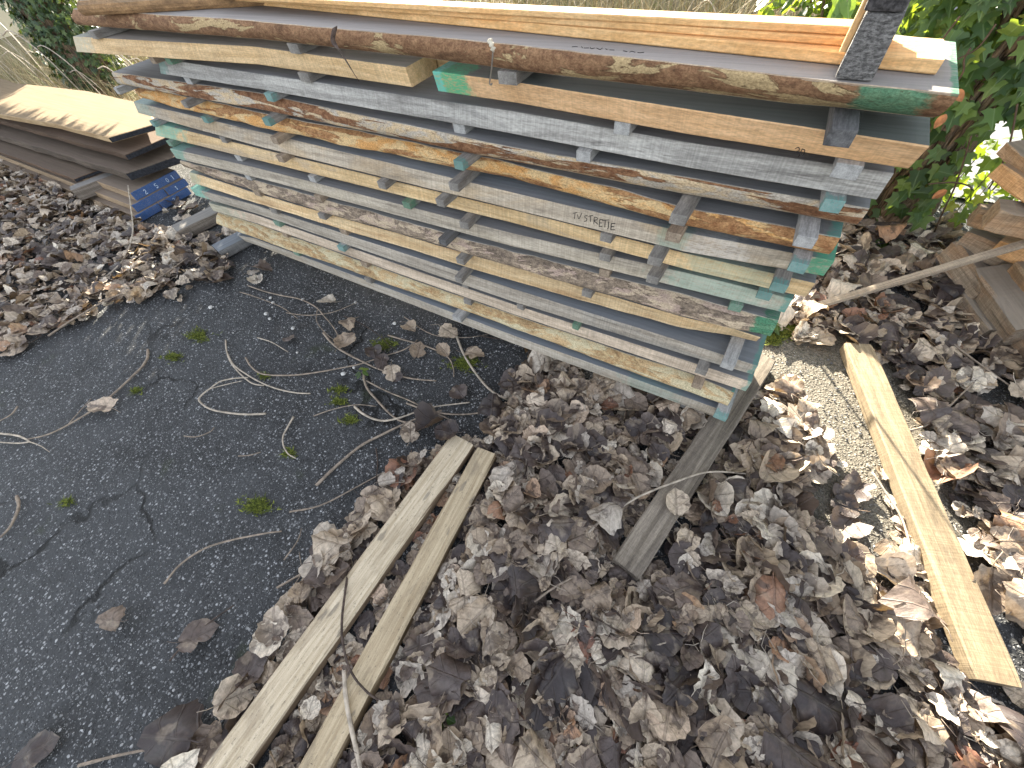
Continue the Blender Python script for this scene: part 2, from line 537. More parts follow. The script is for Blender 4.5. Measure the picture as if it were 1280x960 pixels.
WANE = {0: 0.010, 3: 0.006, 4: 0.013, 5: 0.002, 8: 0.012, 9: 0.006, 12: 0.009}
GRP = 'planks stacked on spacer sticks'
planks = {}
for i in range(NPL):
    if i == 1: continue
    bm_ = bk0 if i == 0 else bk.get(i)
    back = 0.36 if i == 2 else 0.43
    if i == 0: back = lambda x: float(np.interp(x, [-3.7, -1.2, -0.2, 0.1], [0.44, 0.33, 0.22, 0.12]))
    o = build_plank('timber_plank', i, xe[i][0], xe[i][1], mats[i], back=back, wane=WANE.get(i, 0.0012), bark_m=bm_, bulge=BULGE.get(i, 0.0), seed=i + 1)
    tag(o, LBL[i], 'plank', GRP)
    planks[i] = o
# second layer: two shorter fresh planks butted with a gap
xs = pl(518, 93, 2, (zT[1] + zB[1]) / 2)[0]
xg = pl(549, 99, 2, (zT[1] + zB[1]) / 2)[0]
cL, cR = (xe[1][0] + xs) / 2, (xg + xe[1][1]) / 2
mL = wood('short_fresh_plank_wood', (0.47, 0.32, 0.165), (0.63, 0.46, 0.27), 21, blotch=(0.5, 0.37, 0.22), dark_amt=0.12, top=(0.3, 0.27, 0.24), paint=[(xe[1][0] - cL, 0.15, (0.36, 0.40, 0.34), 0.6)])
mR = wood('orange_fresh_plank_wood', (0.56, 0.345, 0.18), (0.68, 0.45, 0.26), 22, blotch=(0.58, 0.36, 0.19), dark_amt=0.06, saw=0.5, top=(0.14, 0.155, 0.145),  # dark top tone stands in for shadow in the gap
          paint=[(xg - cR + 0.055, 0.085, (0.07, 0.42, 0.22), 0.9), (xg - cR + 0.005, 0.03, (0.16, 0.52, 0.45), 0.8)])
o = build_plank('timber_plank', 1, xe[1][0], xs, mL, wane=0.001, seed=31, back=0.195)
tag(o, 'short yellowish fresh sawn plank ending in the gap at mid stack', 'plank', GRP)
o = build_plank('timber_plank', 1, xg, xe[1][1], mR, wane=0.0008, seed=32, back=0.195)
tag(o, 'bright orange fresh sawn plank with a vivid green painted left end', 'plank', GRP)
# back row plank of the third layer, sticking out on the left
o = build_plank('timber_plank', 2, xe[2][0] - 0.45, -0.4, mats[2], fr=lambda x: (0.375, 0.375), back=0.5, z0=zB[2] + 0.004, z1=zB[2] + 0.03, seed=44)
tag(o, 'thin brown back row board jutting out left behind the stack', 'plank', GRP)

o = build_plank('timber_plank', 1, xe[1][0] + 0.1, xe[1][1] - 0.1, mats[2] if False else mL, fr=lambda x: (0.205, 0.205), back=0.43, seed=45)
tag(o, 'back row orange plank glimpsed through the gap between the two fresh planks', 'plank', GRP)

# handwriting on the sixth plank
W = [[(571, 328), (599, 322)], [(585, 326), (582, 362)], [(600, 335), (608, 362), (628, 324)],
     [(662, 341), (648, 344), (645, 352), (657, 362), (655, 374), (640, 378)], [(668, 346), (696, 340)], [(682, 344), (680, 380)],
     [(703, 352), (700, 394)], [(703, 352), (720, 354), (719, 368), (703, 373), (726, 396)],
     [(737, 366), (733, 409)], [(737, 366), (757, 368)], [(735, 387), (750, 388)], [(733, 409), (752, 410)],
     [(752, 371), (792, 369)], [(771, 371), (768, 414)], [(790, 378), (789, 418), (783, 424)],
     [(808, 391), (805, 430)], [(808, 391), (832, 391)], [(807, 410), (826, 410)], [(805, 430), (830, 429)]]


def strokes(pix, f, parent, m, r=0.0013, name='handwriting'):
    parts = []
    for st in pix:
        pts = [Vector(f(*p)) for p in smooth_path([np.array((*p, 0.0)) for p in st], 4) for p in [p[:2]]]
        parts.append(tube(pts, r, 5))
    V, F = merge(parts)
    o = mesh_obj(name, [Vector(v) - parent.location for v in V], F, m, parent=parent)
    return o


def on_front(i, off=0.0006):
    def f(px, py):
        p = pl(px, py, 1, 0.03)
        for _ in range(4):
            yt, yb = FR[i](p[0])
            q = (p[2] - zB[i]) / THK
            p = pl(px, py, 1, yb + (yt - yb) * q - off)
        return p
    return f


ink = plain('pencil_mark', (0.03, 0.025, 0.025), 0.7, 0.2)
f5 = on_front(5)
strokes([[(600 + a / 4.923, 200 + b / 4.923) for a, b in s] for s in W], f5, planks[5], ink)
# small crayon note on the face of the topmost plank, seen nearly edge on
W2 = [[(715, 58.6), (719, 58.2), (722, 58.4)], [(727, 58), (728, 60)], [(730, 60), (736, 60)], [(738, 59), (739, 61), (743, 60)], [(746, 60), (750, 62), (753, 60)],
      [(757, 61), (759, 62)], [(762, 62.4), (768, 62.6)], [(779, 63.6), (784, 64.6)], [(787, 65.2), (790, 64.2), (794, 65.4)], [(797, 65.6), (800, 66), (805, 65.4)]]
strokes(W2, lambda a, b: pl(a, b, 2, zT[0] + 0.0004), planks[0], ink, 0.0009)
W3 = [[(994, 186), (998, 184), (999, 188), (995, 190), (1000, 192), (998, 196)], [(1003, 186), (1006, 188), (1004, 194), (1001, 191), (1003, 186)]]
f1 = on_front(1)
strokes([[(a, b) for a, b in s] for s in W3], f1, o if False else [q for q in COL.objects if q.get('label', '').startswith('bright orange')][0], ink, 0.0008)

# ------------------------------------------------------------------ spacer sticks
# gap below plank n: (photo px of the front end centre, width m, tone, teal tip)
STK = {
    1: [(116, 44, .06, 1, 0), (367, 61, .06, 1, 0), (634, 98, .06, 1, 0), (1050, 173, .045, 3, 0)],
    2: [(190, 75, .04, 2, 0), (210, 76, .05, 1, 2), (380, 97, .06, 1, 0), (777, 161, .045, 0, 0), (1058, 215, .05, 0, 0)],
    3: [(235, 101, .05, 0, 0), (336, 122, .05, 0, 1), (574, 161, .05, 0, 0), (729, 196, .045, 0, 0), (1040, 258, .042, 0, 1)],
    4: [(146, 114, .045, 0, 0), (231, 131, .045, 1, 0), (333, 153, .042, 1, 1), (573, 207, .042, 1, 1), (847, 275, .045, 1, 0), (1006, 303, .045, 0, 0)],
    5: [(256, 150, .05, 1, 1), (343, 176, .045, 2, 0), (567, 234, .045, 1, 0), (841, 297, .045, 2, 0), (997, 335, .042, 0, 1)],
    6: [(191, 155, .05, 0, 1), (279, 175, .045, 1, 0), (350, 199, .045, 2, 0), (477, 232, .045, 1, 0), (550, 254, .042, 1, 0), (757, 298, .042, 1, 0), (818, 327, .045, 1, 0), (973, 360, .042, 1, 1)],
    7: [(212, 180, .05, 0, 2), (298, 198, .05, 0, 0), (390, 224, .05, 0, 0), (508, 257, .045, 1, 2), (580, 282, .045, 1, 0), (756, 322, .042, 1, 0), (815, 350, .042, 1, 0), (955, 370, .042, 1, 1)],
    8: [(310, 222, .05, 0, 0), (397, 248, .05, 2, 0), (553, 303, .042, 3, 0), (755, 342, .042, 2, 0), (919, 385, .042, 0, 2)],
    9: [(321, 242, .06, 2, 0), (402, 271, .05, 1, 0), (575, 327, .042, 1, 0), (733, 368, .042, 1, 0)],
    10: [(342, 264, .06, 1, 0), (429, 290, .055, 2, 0), (573, 350, .04, 1, 0), (909, 458, .046, 0, 0)],
    11: [(267, 250, .06, 1, 0), (346, 280, .06, 0, 2), (426, 311, .05, 0, 1), (581, 357, .04, 1, 0), (650, 384, .036, 1, 0), (719, 409, .03, 1, 2), (876, 465, .042, 1, 0)],
    12: [(356, 294, .05, 2, 0), (455, 331, .05, 2, 0), (584, 378, .045, 1, 0), (871, 483, .04, 2, 0)],
    13: [(370, 317, .05, 0, 2), (460, 351, .05, 1, 0), (571, 399, .06, 0, 0), (900, 522, .05, 0, 1)],
}
TONES = [((0.24, 0.24, 0.24), (0.38, 0.38, 0.38)), ((0.17, 0.16, 0.15), (0.29, 0.275, 0.26)), ((0.19, 0.145, 0.11), (0.32, 0.26, 0.2)), ((0.055, 0.055, 0.058), (0.13, 0.13, 0.135))]
smat = {}
for tn in range(4):
    for tp in range(3):
        pc = [] if tp == 0 else [(0.0, 0.028 if tp == 1 else 0.05, (0.09, 0.27, 0.245) if tp == 1 else (0.05, 0.19, 0.105), 0.72)]
        smat[(tn, tp)] = wood('spacer_stick_wood_%d_%d' % (tn, tp), *TONES[tn], seed=60 + tn * 3 + tp, axis=1, paint=pc, saw=0.5)
ORD = ['first', 'second', 'third', 'fourth', 'fifth', 'sixth', 'seventh', 'eighth', 'ninth', 'tenth', 'eleventh', 'twelfth', 'thirteenth', 'fourteenth']
TN = ['pale grey', 'dull grey', 'brownish', 'blackened']
TP = ['', ' teal tipped', ' green tipped']
for gp, lst in STK.items():
    za, zb_ = zB[gp - 1] - 0.0008, (zT[gp] + 0.0008) if gp < NPL else zB[gp - 1] - PITCH + THK
    h = za - zb_
    lst = sorted(lst)
    for q, (px, py, w, tn, tp) in enumerate(lst):
        p = pl(px, py, 2, (za + zb_) / 2)
        x, y0 = p[0], p[1]
        y1 = 0.42 if gp > 2 else (0.34 if gp == 2 else 0.22)
        L = y1 - y0
        yf = FR[gp - 1](x)[1]
        vs, fs = box_verts(w, L, h, 0.0018)
        vs = [(v[0] + 0.0015 * mnoise.noise(Vector((px, v[1] * 9, v[2] * 30))), v[1] + L / 2, v[2]) for v in vs]
        o = mesh_obj('spacer_stick', vs, fs, smat[(tn, tp)], loc=(x, y0, zb_))
        o.rotation_euler[2] = math.radians(random.uniform(-3, 3))
        where = 'leftmost there' if q == 0 else 'rightmost there' if q == len(lst) - 1 else ORD[q] + ' from left'
        under = 'the lowest plank' if gp == 13 + 1 else 'the %s plank layer from the top' % ORD[gp - 1]
        tag(o, '%s%s spacer stick under %s plank from top, %s' % (TN[tn], TP[tp], ORD[gp - 1], where), 'spacer stick', 'spacer sticks between the planks')

# ------------------------------------------------------------------ boards lying on the top of the stack
fresh = wood('fresh_board_wood', (0.60, 0.36, 0.155), (0.74, 0.49, 0.25), 71, dark_amt=0.06, saw=0.4, blotch=(0.66, 0.34, 0.13))
TB = [(1.3345, 1.3555, (640, 27), (1050, 64), 0.12, -0.045, 'lowest and nearest of the three fresh orange boards on top'),
      (1.356, 1.3695, (640, 19), (1050, 46.5), 0.07, -0.13, 'middle one of the three stepped fresh orange boards on top'),
      (1.370, 1.3830, (640, 12), (1050, 33), 0.05, -0.13, 'highest and rearmost of the three fresh orange boards on top')]
for k, (z0, z1, a, b, wd, xr, lb) in enumerate(TB):
    A = pl(*a, 2, z1); Bq = pl(*b, 2, z1)
    sl = (Bq[1] - A[1]) / (Bq[0] - A[0])
    fr = (lambda A, sl: (lambda x: (A[1] + sl * (x - A[0]), A[1] + sl * (x - A[0]))))(A, sl)
    n0 = len(COL.objects)
    bk_y = (lambda A, sl, wd: (lambda x: A[1] + sl * (x - A[0]) + wd))(A, sl, wd)
    o = build_plank('fresh_board', 0, -3.3, xr, fresh, back=bk_y, fr=fr, z0=z0, z1=z1, seed=50 + k, wane=0.0008)
    tag(o, lb + ' of the stack', 'board', 'fresh boards on top of the stack')
a = pl(200, 15, 2, 1.334); b = pl(342, 7, 2, 1.334)
sl = (b[1] - a[1]) / (b[0] - a[0])
xa, xb = pl(126, 12, 2, 1.34)[0], pl(348, 4, 2, 1.34)[0]
o = build_plank('waney_board', 0, xa, xb, wood('waney_board_wood', (0.17, 0.10, 0.05), (0.33, 0.20, 0.10), 77, top=(0.33, 0.27, 0.2), dark_amt=0.5),
                back=a[1] + 0.25, fr=lambda x: (a[1] + sl * (x - a[0]) + 0.012, a[1] + sl * (x - a[0])), z0=1.3345, z1=1.385, wane=0.006, bulge=0.015, seed=58)
tag(o, 'dark brown rounded waney board lying on the far left top of the stack', 'board')

# ------------------------------------------------------------------ rough bearer blocks standing on the right end
endgrain = NT('weathered_end_grain')
co = endgrain.coord()
n1 = endgrain.noise(endgrain.mapping(co, (90, 90, 200)), 1, 6, 0.75)
n2 = endgrain.noise(endgrain.mapping(co, (25, 25, 25)), 1, 4, 0.6)
cc = endgrain.mix(endgrain.mrange(n1, 0.35, 0.68), (0.07, 0.066, 0.064), (0.34, 0.325, 0.31))
cc = endgrain.mix(endgrain.mrange(n2, 0.5, 0.7), cc, (0.16, 0.15, 0.145))
endgrain = endgrain.done(cc, endgrain.bump(n1, 0.9, 0.008), 0.9)
dkend = plain('blackened_end_grain', (0.06, 0.055, 0.055), 0.85, 0.6, 120, 0.9)
q0 = pl(1043, 99, 2, 1.3345); q1 = pl(1086, 103, 2, 1.3345)
wv = q1 - q0
yawb = math.atan2(wv[1], wv[0])
for (zz, hh, dx, dep, m_, lb, sd) in ((1.3345, 0.092, 0.0, 0.11, endgrain, 'rough grey end grain block standing on the right end of the stack', 3),
                                     (1.4275, 0.10, -0.004, 0.13, dkend, 'blackened beam block lying on top of the rough grey block', 5)):
    c = (q0 + q1) / 2
    w_ = np.linalg.norm(wv) + 0.004
    v, f = box_verts(w_, dep, hh, 0.006)
    v = [(p[0] + 0.003 * mnoise.noise(Vector((p[0] * 30, p[1] * 30, p[2] * 30 + sd))), p[1] + dep / 2 + 0.004 * mnoise.noise(Vector((p[0] * 25, p[2] * 25, sd))), p[2]) for p in v]
    o = mesh_obj('bearer_block', v, f, m_, loc=(c[0] + dx, c[1], zz))
    o.rotation_euler[2] = yawb
    tag(o, lb, 'wood block')
# thin sunlit batten standing against the block
p0 = pl(1053, 66, 2, 1.364); 
p1 = p0 + np.array([0.004, 0.035, 0.17])
o = beam_obj('batten', p0 + np.array([0, 0, 0.001]), p1, 0.012, 0.02, fresh, up=(0, 1, 0), bev=0.002)
tag(o, 'thin fresh batten leaning upright at the left side of the rough grey block', 'batten')

# ------------------------------------------------------------------ strap of bark, wire
pts = [pl(420, 33, 1, -0.02), pl(418, 50, 1, -0.022), pl(426, 62, 1, -0.02), pl(438, 82, 1, -0.005), pl(450, 101, 1, 0.012)]
sm_ = smooth_path(pts, 6)
vs, fs = [], []
for k, p in enumerate(sm_):
    t = k / (len(sm_) - 1)
    wdt = 0.013 * (0.35 + 1.1 * abs(math.sin(3.2 * t + 0.35))) * (1 if t < 0.9 else (1 - t) * 8 + 0.2)
    an = 0.6 + 1.9 * math.sin(2.2 * t)
    dx = np.array([math.cos(an) * wdt, math.sin(an) * wdt * 0.6, 0.2 * wdt])
    for s, th in ((-1, 0), (1, 0), (1, 0.0025), (-1, 0.0025)):
        vs.append(p + dx * s + np.array([0, -th - 0.004, 0]))
for k in range(len(sm_) - 1):
    for j in range(4):
        fs.append((k * 4 + j, k * 4 + (j + 1) % 4, k * 4 + 4 + (j + 1) % 4, k * 4 + 4 + j))
fs += [(3, 2, 1, 0), tuple(len(vs) - 4 + j for j in range(4))]
o = mesh_obj('bark_strip', vs, fs, plain('peeling_bark', (0.11, 0.08, 0.07), 0.7, 0.5, 60, 0.5))
fix_normals(o)
tag(o, 'twisted dark strip of bark hanging from the edge of the topmost plank', 'bark strip')
pts = smooth_path([pl(613, 55, 1, -0.035), pl(616, 62, 1, -0.036), pl(615, 80, 1, -0.036), pl(613, 96, 1, -0.03), pl(612, 104, 1, -0.03), pl(614, 106, 1, -0.03), pl(615, 104, 1, -0.03)], 5)
hk = empty('wire_hook', pts[0])
v, f = tube(pts, 0.0022, 6)
o = mesh_obj('wire', [Vector(p) - Vector(pts[0]) for p in v], f, plain('dull_wire', (0.2, 0.17, 0.14), 0.5), parent=hk)
pts2 = smooth_path([pl(611, 50, 1, -0.036), pl(614, 55, 1, -0.04), pl(616, 60, 1, -0.04), pl(617, 65, 1, -0.038)], 5)
v, f = tube(pts2, [0.004, 0.006, 0.0075, 0.006, 0.005, 0.0065, 0.008, 0.0075, 0.006, 0.005, 0.006, 0.007, 0.006, 0.004, 0.003, 0.002][:len(pts2)], 8, 0.2)
o = mesh_obj('knot', [Vector(p) - Vector(pts[0]) for p in v], f, plain('whitish_cord', (0.5, 0.45, 0.36), 0.8), parent=hk)
tag(hk, 'thin bent wire with a whitish knot hanging over the topmost bark edge', 'wire')

# ------------------------------------------------------------------ bearers under the stack
dkboard = wood('weathered_dark_board', (0.13, 0.11, 0.09), (0.27, 0.235, 0.195), 81, blotch=(0.10, 0.085, 0.075), saw=0.6, dark_amt=0.6)
c0 = (pl(765, 699, 2, 0.069) + pl(801, 722, 2, 0.069)) / 2
wbd = np.linalg.norm(pl(765, 699, 2, 0.069) - pl(801, 722, 2, 0.069))
c1 = (pl(940, 441, 2, 0.069) + pl(973, 448, 2, 0.069)) / 2
d = (c1 - c0) / np.linalg.norm(c1 - c0)
c0[2] = c1[2] = 0.002
o = beam_obj('bearer_board', c0, c1, wbd, 0.067, dkboard, rough=0.002, bev=0.005, nseg=24, seed=4)
tag(o, 'long dark weathered board under the right end of the stack, half in leaves', 'board')
dkbeam = wood('dark_beam_wood', (0.12, 0.10, 0.085), (0.22, 0.19, 0.165), 83, dark_amt=0.5, top=(0.24, 0.225, 0.21))
dkbeam2 = wood('dark_grey_beam_wood', (0.10, 0.10, 0.10), (0.19, 0.19, 0.195), 84, dark_amt=0.5, top=(0.21, 0.23, 0.26))
a = pl(226, 292, 2, 0.0)
o = beam_obj('bearer_beam', (-4.12, -0.13, 0.003), (-3.98, 0.55, 0.003), 0.15, 0.085, dkbeam, rough=0.002, bev=0.006)
tag(o, 'brown squared beam end beside the blue painted board ends', 'beam')
o = beam_obj('bearer_beam', (-3.56, -0.15, 0.003), (-3.42, 0.5, 0.003), 0.15, 0.07, dkbeam2, rough=0.002, bev=0.006)
tag(o, 'dark grey beam stub poking out under the left end of the stack', 'beam')
o = beam_obj('bearer_beam', (-1.45, 0.05, 0.003), (-1.42, 0.55, 0.003), 0.14, 0.068, dkbeam2, rough=0.002, bev=0.006)
tag(o, 'dark bearer beam in the shadow beneath the middle of the stack', 'beam')
p = pl(851, 511, 2, 0.05)
o = beam_obj('bearer_block', (p[0], p[1], 0.06), (p[0] + 0.06, 0.5, 0.06), 0.05, 0.04, smat[(0, 0)], rough=0.001)
tag(o, 'small grey block wedged under the lowest plank near the dark board', 'wood block')

# ------------------------------------------------------------------ loose boards in front
def px_board(name, TL, TR, BL, BR, ztop, thick, m, ext=0.0, label=None, cat='board', seed=0, z0=None, group=None, rough=0.003):
    a, b, c, d = (pl(*q, 2, ztop) for q in (TL, TR, BL, BR))
    s = (a + b) / 2; e = (c + d) / 2
    dv = (e - s) / np.linalg.norm(e - s)
    pw = lambda p, q: abs(np.cross((q - p)[:2], dv[:2]))
    w = (pw(a, b) + pw(c, d)) / 2
    e = e + dv * ext
    s[2] = e[2] = ztop - thick
    o = beam_obj(name, s, e, w, thick, m, rough=rough, bev=0.006, nseg=40, seed=seed)
    return tag(o, label, cat, group)


def weather(name, lo, hi, seed, stain, st_amt, side=None):
    """old raw board: silvered, specked with dark mould, end checks"""
    k = NT(name)
    co = k.coord()
    g = k.noise(k.mapping(co, (1.6, 42, 42), (seed, seed, 0)), 2.0, 8, 0.66, 0.5)
    col = k.mix(k.mrange(g, 0.3, 0.7), lo, hi)
    b = k.noise(k.mapping(co, (5, 16, 16), (seed, 1, 0)), 1, 6, 0.65, 0.5)
    col = k.mix(k.math('MULTIPLY', k.mrange(b, 0.5, 0.68), st_amt), col, stain)
    sp = k.noise(k.mapping(co, (55, 130, 130), (3, seed, 0)), 1, 5, 0.75)
    col = k.mix(k.math('MULTIPLY', k.mrange(sp, 0.55, 0.72), 0.75), col, (0.06, 0.052, 0.045))
    big = k.noise(k.mapping(co, (9, 26, 26), (seed, 9, 0)), 1, 2, 0.5)
    col = k.mix(k.math('MULTIPLY', k.mrange(big, 0.66, 0.72), 0.5), col, (0.11, 0.10, 0.09))
    if side:
        nz = k.math('ABSOLUTE', k.sep(k.n('ShaderNodeNewGeometry').outputs['Normal'])[2])
        col = k.mix(k.mrange(nz, 0.8, 0.4), col, k.mix(g, tuple(v * 0.5 for v in side), side))
    fine = k.noise(k.mapping(co, (300, 300, 300)), 1, 2, 0.6)
    col = k.mix(0.4, col, k.mix(fine, (0.55, 0.55, 0.55), (1.4, 1.4, 1.4)), 'MULTIPLY')
    h = k.math('ADD', g, k.math('MULTIPLY', fine, 0.3))
    return k.done(col, k.bump(h, 0.7, 0.004), 0.85)


old1 = weather('pale_old_board_wood', (0.42, 0.335, 0.225), (0.66, 0.565, 0.42), 2.0, (0.30, 0.235, 0.16), 0.5, (0.20, 0.14, 0.09))
old2 = weather('darker_old_board_wood', (0.35, 0.27, 0.17), (0.56, 0.46, 0.315), 7.0, (0.23, 0.185, 0.13), 0.6, (0.22, 0.155, 0.09))
px_board('loose_board', (563, 544), (594, 553), (252, 960), (312, 955), 0.062, 0.05, old1, 0.5, 'pale wide loose board in the foreground beside the asphalt edge', seed=2)
px_board('loose_board', (598, 560), (619, 566), (367, 960), (420, 960), 0.055, 0.045, old2, 0.5, 'narrower darker loose board lying right of the pale foreground board', seed=6)
sunm = wood('sunlit_plank_wood', (0.19, 0.15, 0.10), (0.31, 0.25, 0.17), 91, blotch=(0.22, 0.165, 0.105), saw=0.9, dark_amt=0.4)
px_board('loose_plank', (1060, 430), (1087, 428), (1216, 847), (1288, 862), 0.064, 0.06, sunm, 0.0, 'sunlit yellowish plank with saw ridged side lying right of the stack', 'plank', seed=9)
lath = wood('lath_wood', (0.22, 0.18, 0.14), (0.36, 0.305, 0.245), 93, dark_amt=0.4)
a = pl(1020, 384, 2, 0.035); b = pl(1282, 306, 2, 0.36)
b = a + (b - a) * 1.25
o = beam_obj('lath', a, b, 0.034, 0.022, lath, rough=0.002, bev=0.002)
tag(o, 'long thin grey lath leaning from the leaves onto the beam heap', 'lath')


pile_end = plain('near_black_board_end', (0.020, 0.021, 0.026), 0.8, 0.6, 60, 0.5)  # near-black colour for the right-hand end faces

# ------------------------------------------------------------------ the pile of wide boards on the left
def prism(name, poly, z0, z1, m, bev=0.004, sub=0, wav=0.0, seed=0):
    bm = bmesh.new()
    pts = []
    n = len(poly)
    for i in range(n):
        a = Vector((*poly[i], 0)); b = Vector((*poly[(i + 1) % n], 0))
        k = max(1, int((b - a).length / 0.12))
        for j in range(k):
            p = a.lerp(b, j / k)
            if wav and j:
                nn = Vector((-(b - a).y, (b - a).x, 0)).normalized()
                p += nn * wav * mnoise.noise(Vector((p.x * 4, p.y * 4, seed)))
            pts.append(p)
    cx = sum(p.x for p in pts) / len(pts); cy = sum(p.y for p in pts) / len(pts)
    lo = [bm.verts.new((p.x - cx, p.y - cy, 0)) for p in pts]
    hi = [bm.verts.new((p.x - cx, p.y - cy, z1 - z0)) for p in pts]
    bm.faces.new(hi); bm.faces.new(list(reversed(lo)))
    for i in range(len(pts)):
        j = (i + 1) % len(pts)
        bm.faces.new((lo[i], lo[j], hi[j], hi[i]))
    bmesh.ops.recalc_face_normals(bm, faces=bm.faces)
    es = [e for e in bm.edges if abs(e.verts[0].co.z - e.verts[1].co.z) < 1e-6]
    bmesh.ops.bevel(bm, geom=es, offset=bev, segments=1, affect='EDGES')
    me = bpy.data.meshes.new(name)
    bm.to_mesh(me); bm.free()
    me.materials.append(m)
    me.materials.append(pile_end)
    for f in me.polygons:
        if f.normal.x > 0.55 and abs(f.normal.z) < 0.3 and f.center.x > max(v.co.x for v in me.vertices) - 0.45: f.material_index = 1
    o = bpy.data.objects.new(name, me); COL.objects.link(o)
    o.location = (cx, cy, z0)
    return o


straw = wood('straw_board_wood', (0.27, 0.185, 0.10), (0.42, 0.31, 0.185), 101, dark_amt=0.2, blotch=(0.24, 0.15, 0.075), saw=0.4, top=(0.25, 0.18, 0.105))
umber = wood('umber_board_wood', (0.045, 0.027, 0.018), (0.10, 0.064, 0.042), 102, dark_amt=0.5, top=(0.16, 0.11, 0.078), saw=0.4)
umber2 = wood('umber_grey_board_wood', (0.06, 0.036, 0.023), (0.13, 0.08, 0.05), 103, dark_amt=0.5, top=(0.12, 0.085, 0.06), saw=0.4)
greyend = wood('grey_pile_board_wood', (0.055, 0.042, 0.033), (0.12, 0.094, 0.074), 104, dark_amt=0.5, top=(0.15, 0.112, 0.085))
P2 = lambda px, py, z: tuple(pl(px, py, 2, z)[:2])
GP = 'boards of the left pile'
zA = 0.525
A_ = [(-9.6, 0.02), P2(0, 143, zA), P2(70, 155, zA), P2(135, 172, zA), P2(194, 155, zA), P2(182, 130, zA), P2(110, 114, zA), P2(60, 108, zA), P2(20, 104, zA), (-9.6, 0.75)]
tag(prism('wide_board', A_, zA - 0.042, zA, straw, wav=0.006, seed=1), 'sunlit straw coloured wide board topping the left pile', 'board', GP)
z = 0.41
tag(prism('wide_board', [(-9.7, -0.06), P2(0, 151, z), P2(156, 194, z), P2(216, 168, z), (-5.2, 0.85), (-9.7, 0.8)], z - 0.042, z, umber, wav=0.008, seed=2),
    'brown wide board second from the top of the left pile', 'board', GP)
z = 0.30
tag(prism('wide_board', [(-9.5, -0.02), P2(0, 170, z), P2(157, 217, z), P2(227, 193, z), (-5.1, 0.8), (-9.5, 0.8)], z - 0.06, z, greyend, wav=0.015, seed=3),
    'thick grey ended board in the middle of the left pile', 'board', GP)
z = 0.215
tag(prism('wide_board', [(-9.5, -0.1), P2(0, 190, z), P2(92, 224, z), (-5.35, 0.75), (-9.5, 0.8)], z - 0.03, z, umber2, wav=0.01, seed=4),
    'dark brown board just above the bearer of the left pile', 'board', GP)
# spacers between them, deep in the pile
for k, (x, z0, z1) in enumerate(((-6.6, 0.3005, 0.3675), (-6.7, 0.4105, 0.4825), (-5.35, 0.3005, 0.3675), (-5.5, 0.4105, 0.4825), (-7.6, 0.2155, 0.2395))):
    v, f = box_verts(0.06, 0.5, z1 - z0, 0.003)
    o = mesh_obj('spacer_stick', v, f, umber2, loc=(x, 0.5, z0))
    tag(o, ['spacer deep in the left pile under its second board', 'spacer deep in the left pile under its sunlit top board', 'spacer near the right end of the left pile under its second board',
            'spacer near the right end of the left pile under its top board', 'low spacer at the far part of the left pile'][k], 'spacer stick')
# bearer pointing forward
e0 = pl(100, 248, 2, 0.09)
o = beam_obj('bearer_beam', (e0[0], e0[1], 0.085), (e0[0] + 0.25, 0.6, 0.085), 0.12, 0.098, dkbeam, rough=0.002, bev=0.006)
tag(o, 'squared grey bearer beam jutting forward from the left pile', 'beam')
# low boards with blue painted ends
blue = (0.02, 0.085, 0.25)
BL = [(-0.02, 0.40, 0.118, 0.182, -4.82), (-0.09, 0.20, 0.059, 0.117, -4.78), (0.205, 0.40, 0.06, 0.117, -4.76), (-0.14, 0.075, 0.002, 0.058, -4.74), (0.08, 0.36, 0.002, 0.059, -4.73)]
BLL = ['upper blue ended board with white numerals at the left pile', 'blue ended board in the middle row of the left pile, nearer the leaves', 'blue ended board in the middle row, nearer the big stack',
       'lowest blue ended board touching the leaves', 'lowest blue ended board marked with a white two']
chalk = plain('white_crayon', (0.42, 0.5, 0.6), 0.9, 0.5, 90)
DIG = {'2': [[(0, .8), (.3, 1), (.6, .8), (.5, .5), (0, 0), (.7, 0)]], '5': [[(.6, 1), (.1, 1), (.05, .6), (.5, .55), (.6, .25), (.3, 0), (0, .1)]],
       '0': [[(.3, 1), (.05, .6), (.1, .15), (.35, 0), (.6, .35), (.55, .8), (.3, 1)]], '1': [[(.1, .75), (.35, 1), (.35, 0)]]}
for k, ((y0, y1, z0, z1, xr), lb) in enumerate(zip(BL, BLL)):
    L = 3.6
    m = wood('blue_ended_board_wood_%d' % k, (0.22, 0.155, 0.10), (0.36, 0.27, 0.18), 110 + k, dark_amt=0.4, top=(0.22, 0.17, 0.13), paint=[(L / 2, 0.014, blue, 1.0)])
    v, f = box_verts(L, y1 - y0, z1 - z0, 0.002)
    o = mesh_obj('blue_ended_board', v, f, m, loc=(xr - L / 2, (y0 + y1) / 2, z0))
    tag(o, lb, 'board', 'blue ended boards of the left pile')
    txt = {0: '2 5 01', 2: '1', 4: '2'}.get(k)
    if txt:
        hh = (z1 - z0) * 0.5
        parts = []
        wch = 0.055
        yy = y0 + ((0.09 if k == 0 else (y1 - y0) * 0.4))
        for ch in txt:
            for st in DIG.get(ch, []):
                pts = [(L / 2 + 0.0008, yy + a * hh * 0.9 - (y0 + y1) / 2, (z1 - z0) * 0.2 + b_ * hh) for a, b_ in st]
                parts.append(tube(smooth_path(pts, 4), 0.0026, 5))
            yy += wch * 0.95
        V, F = merge(parts)
        mesh_obj('chalk_number', V, F, chalk, parent=o)

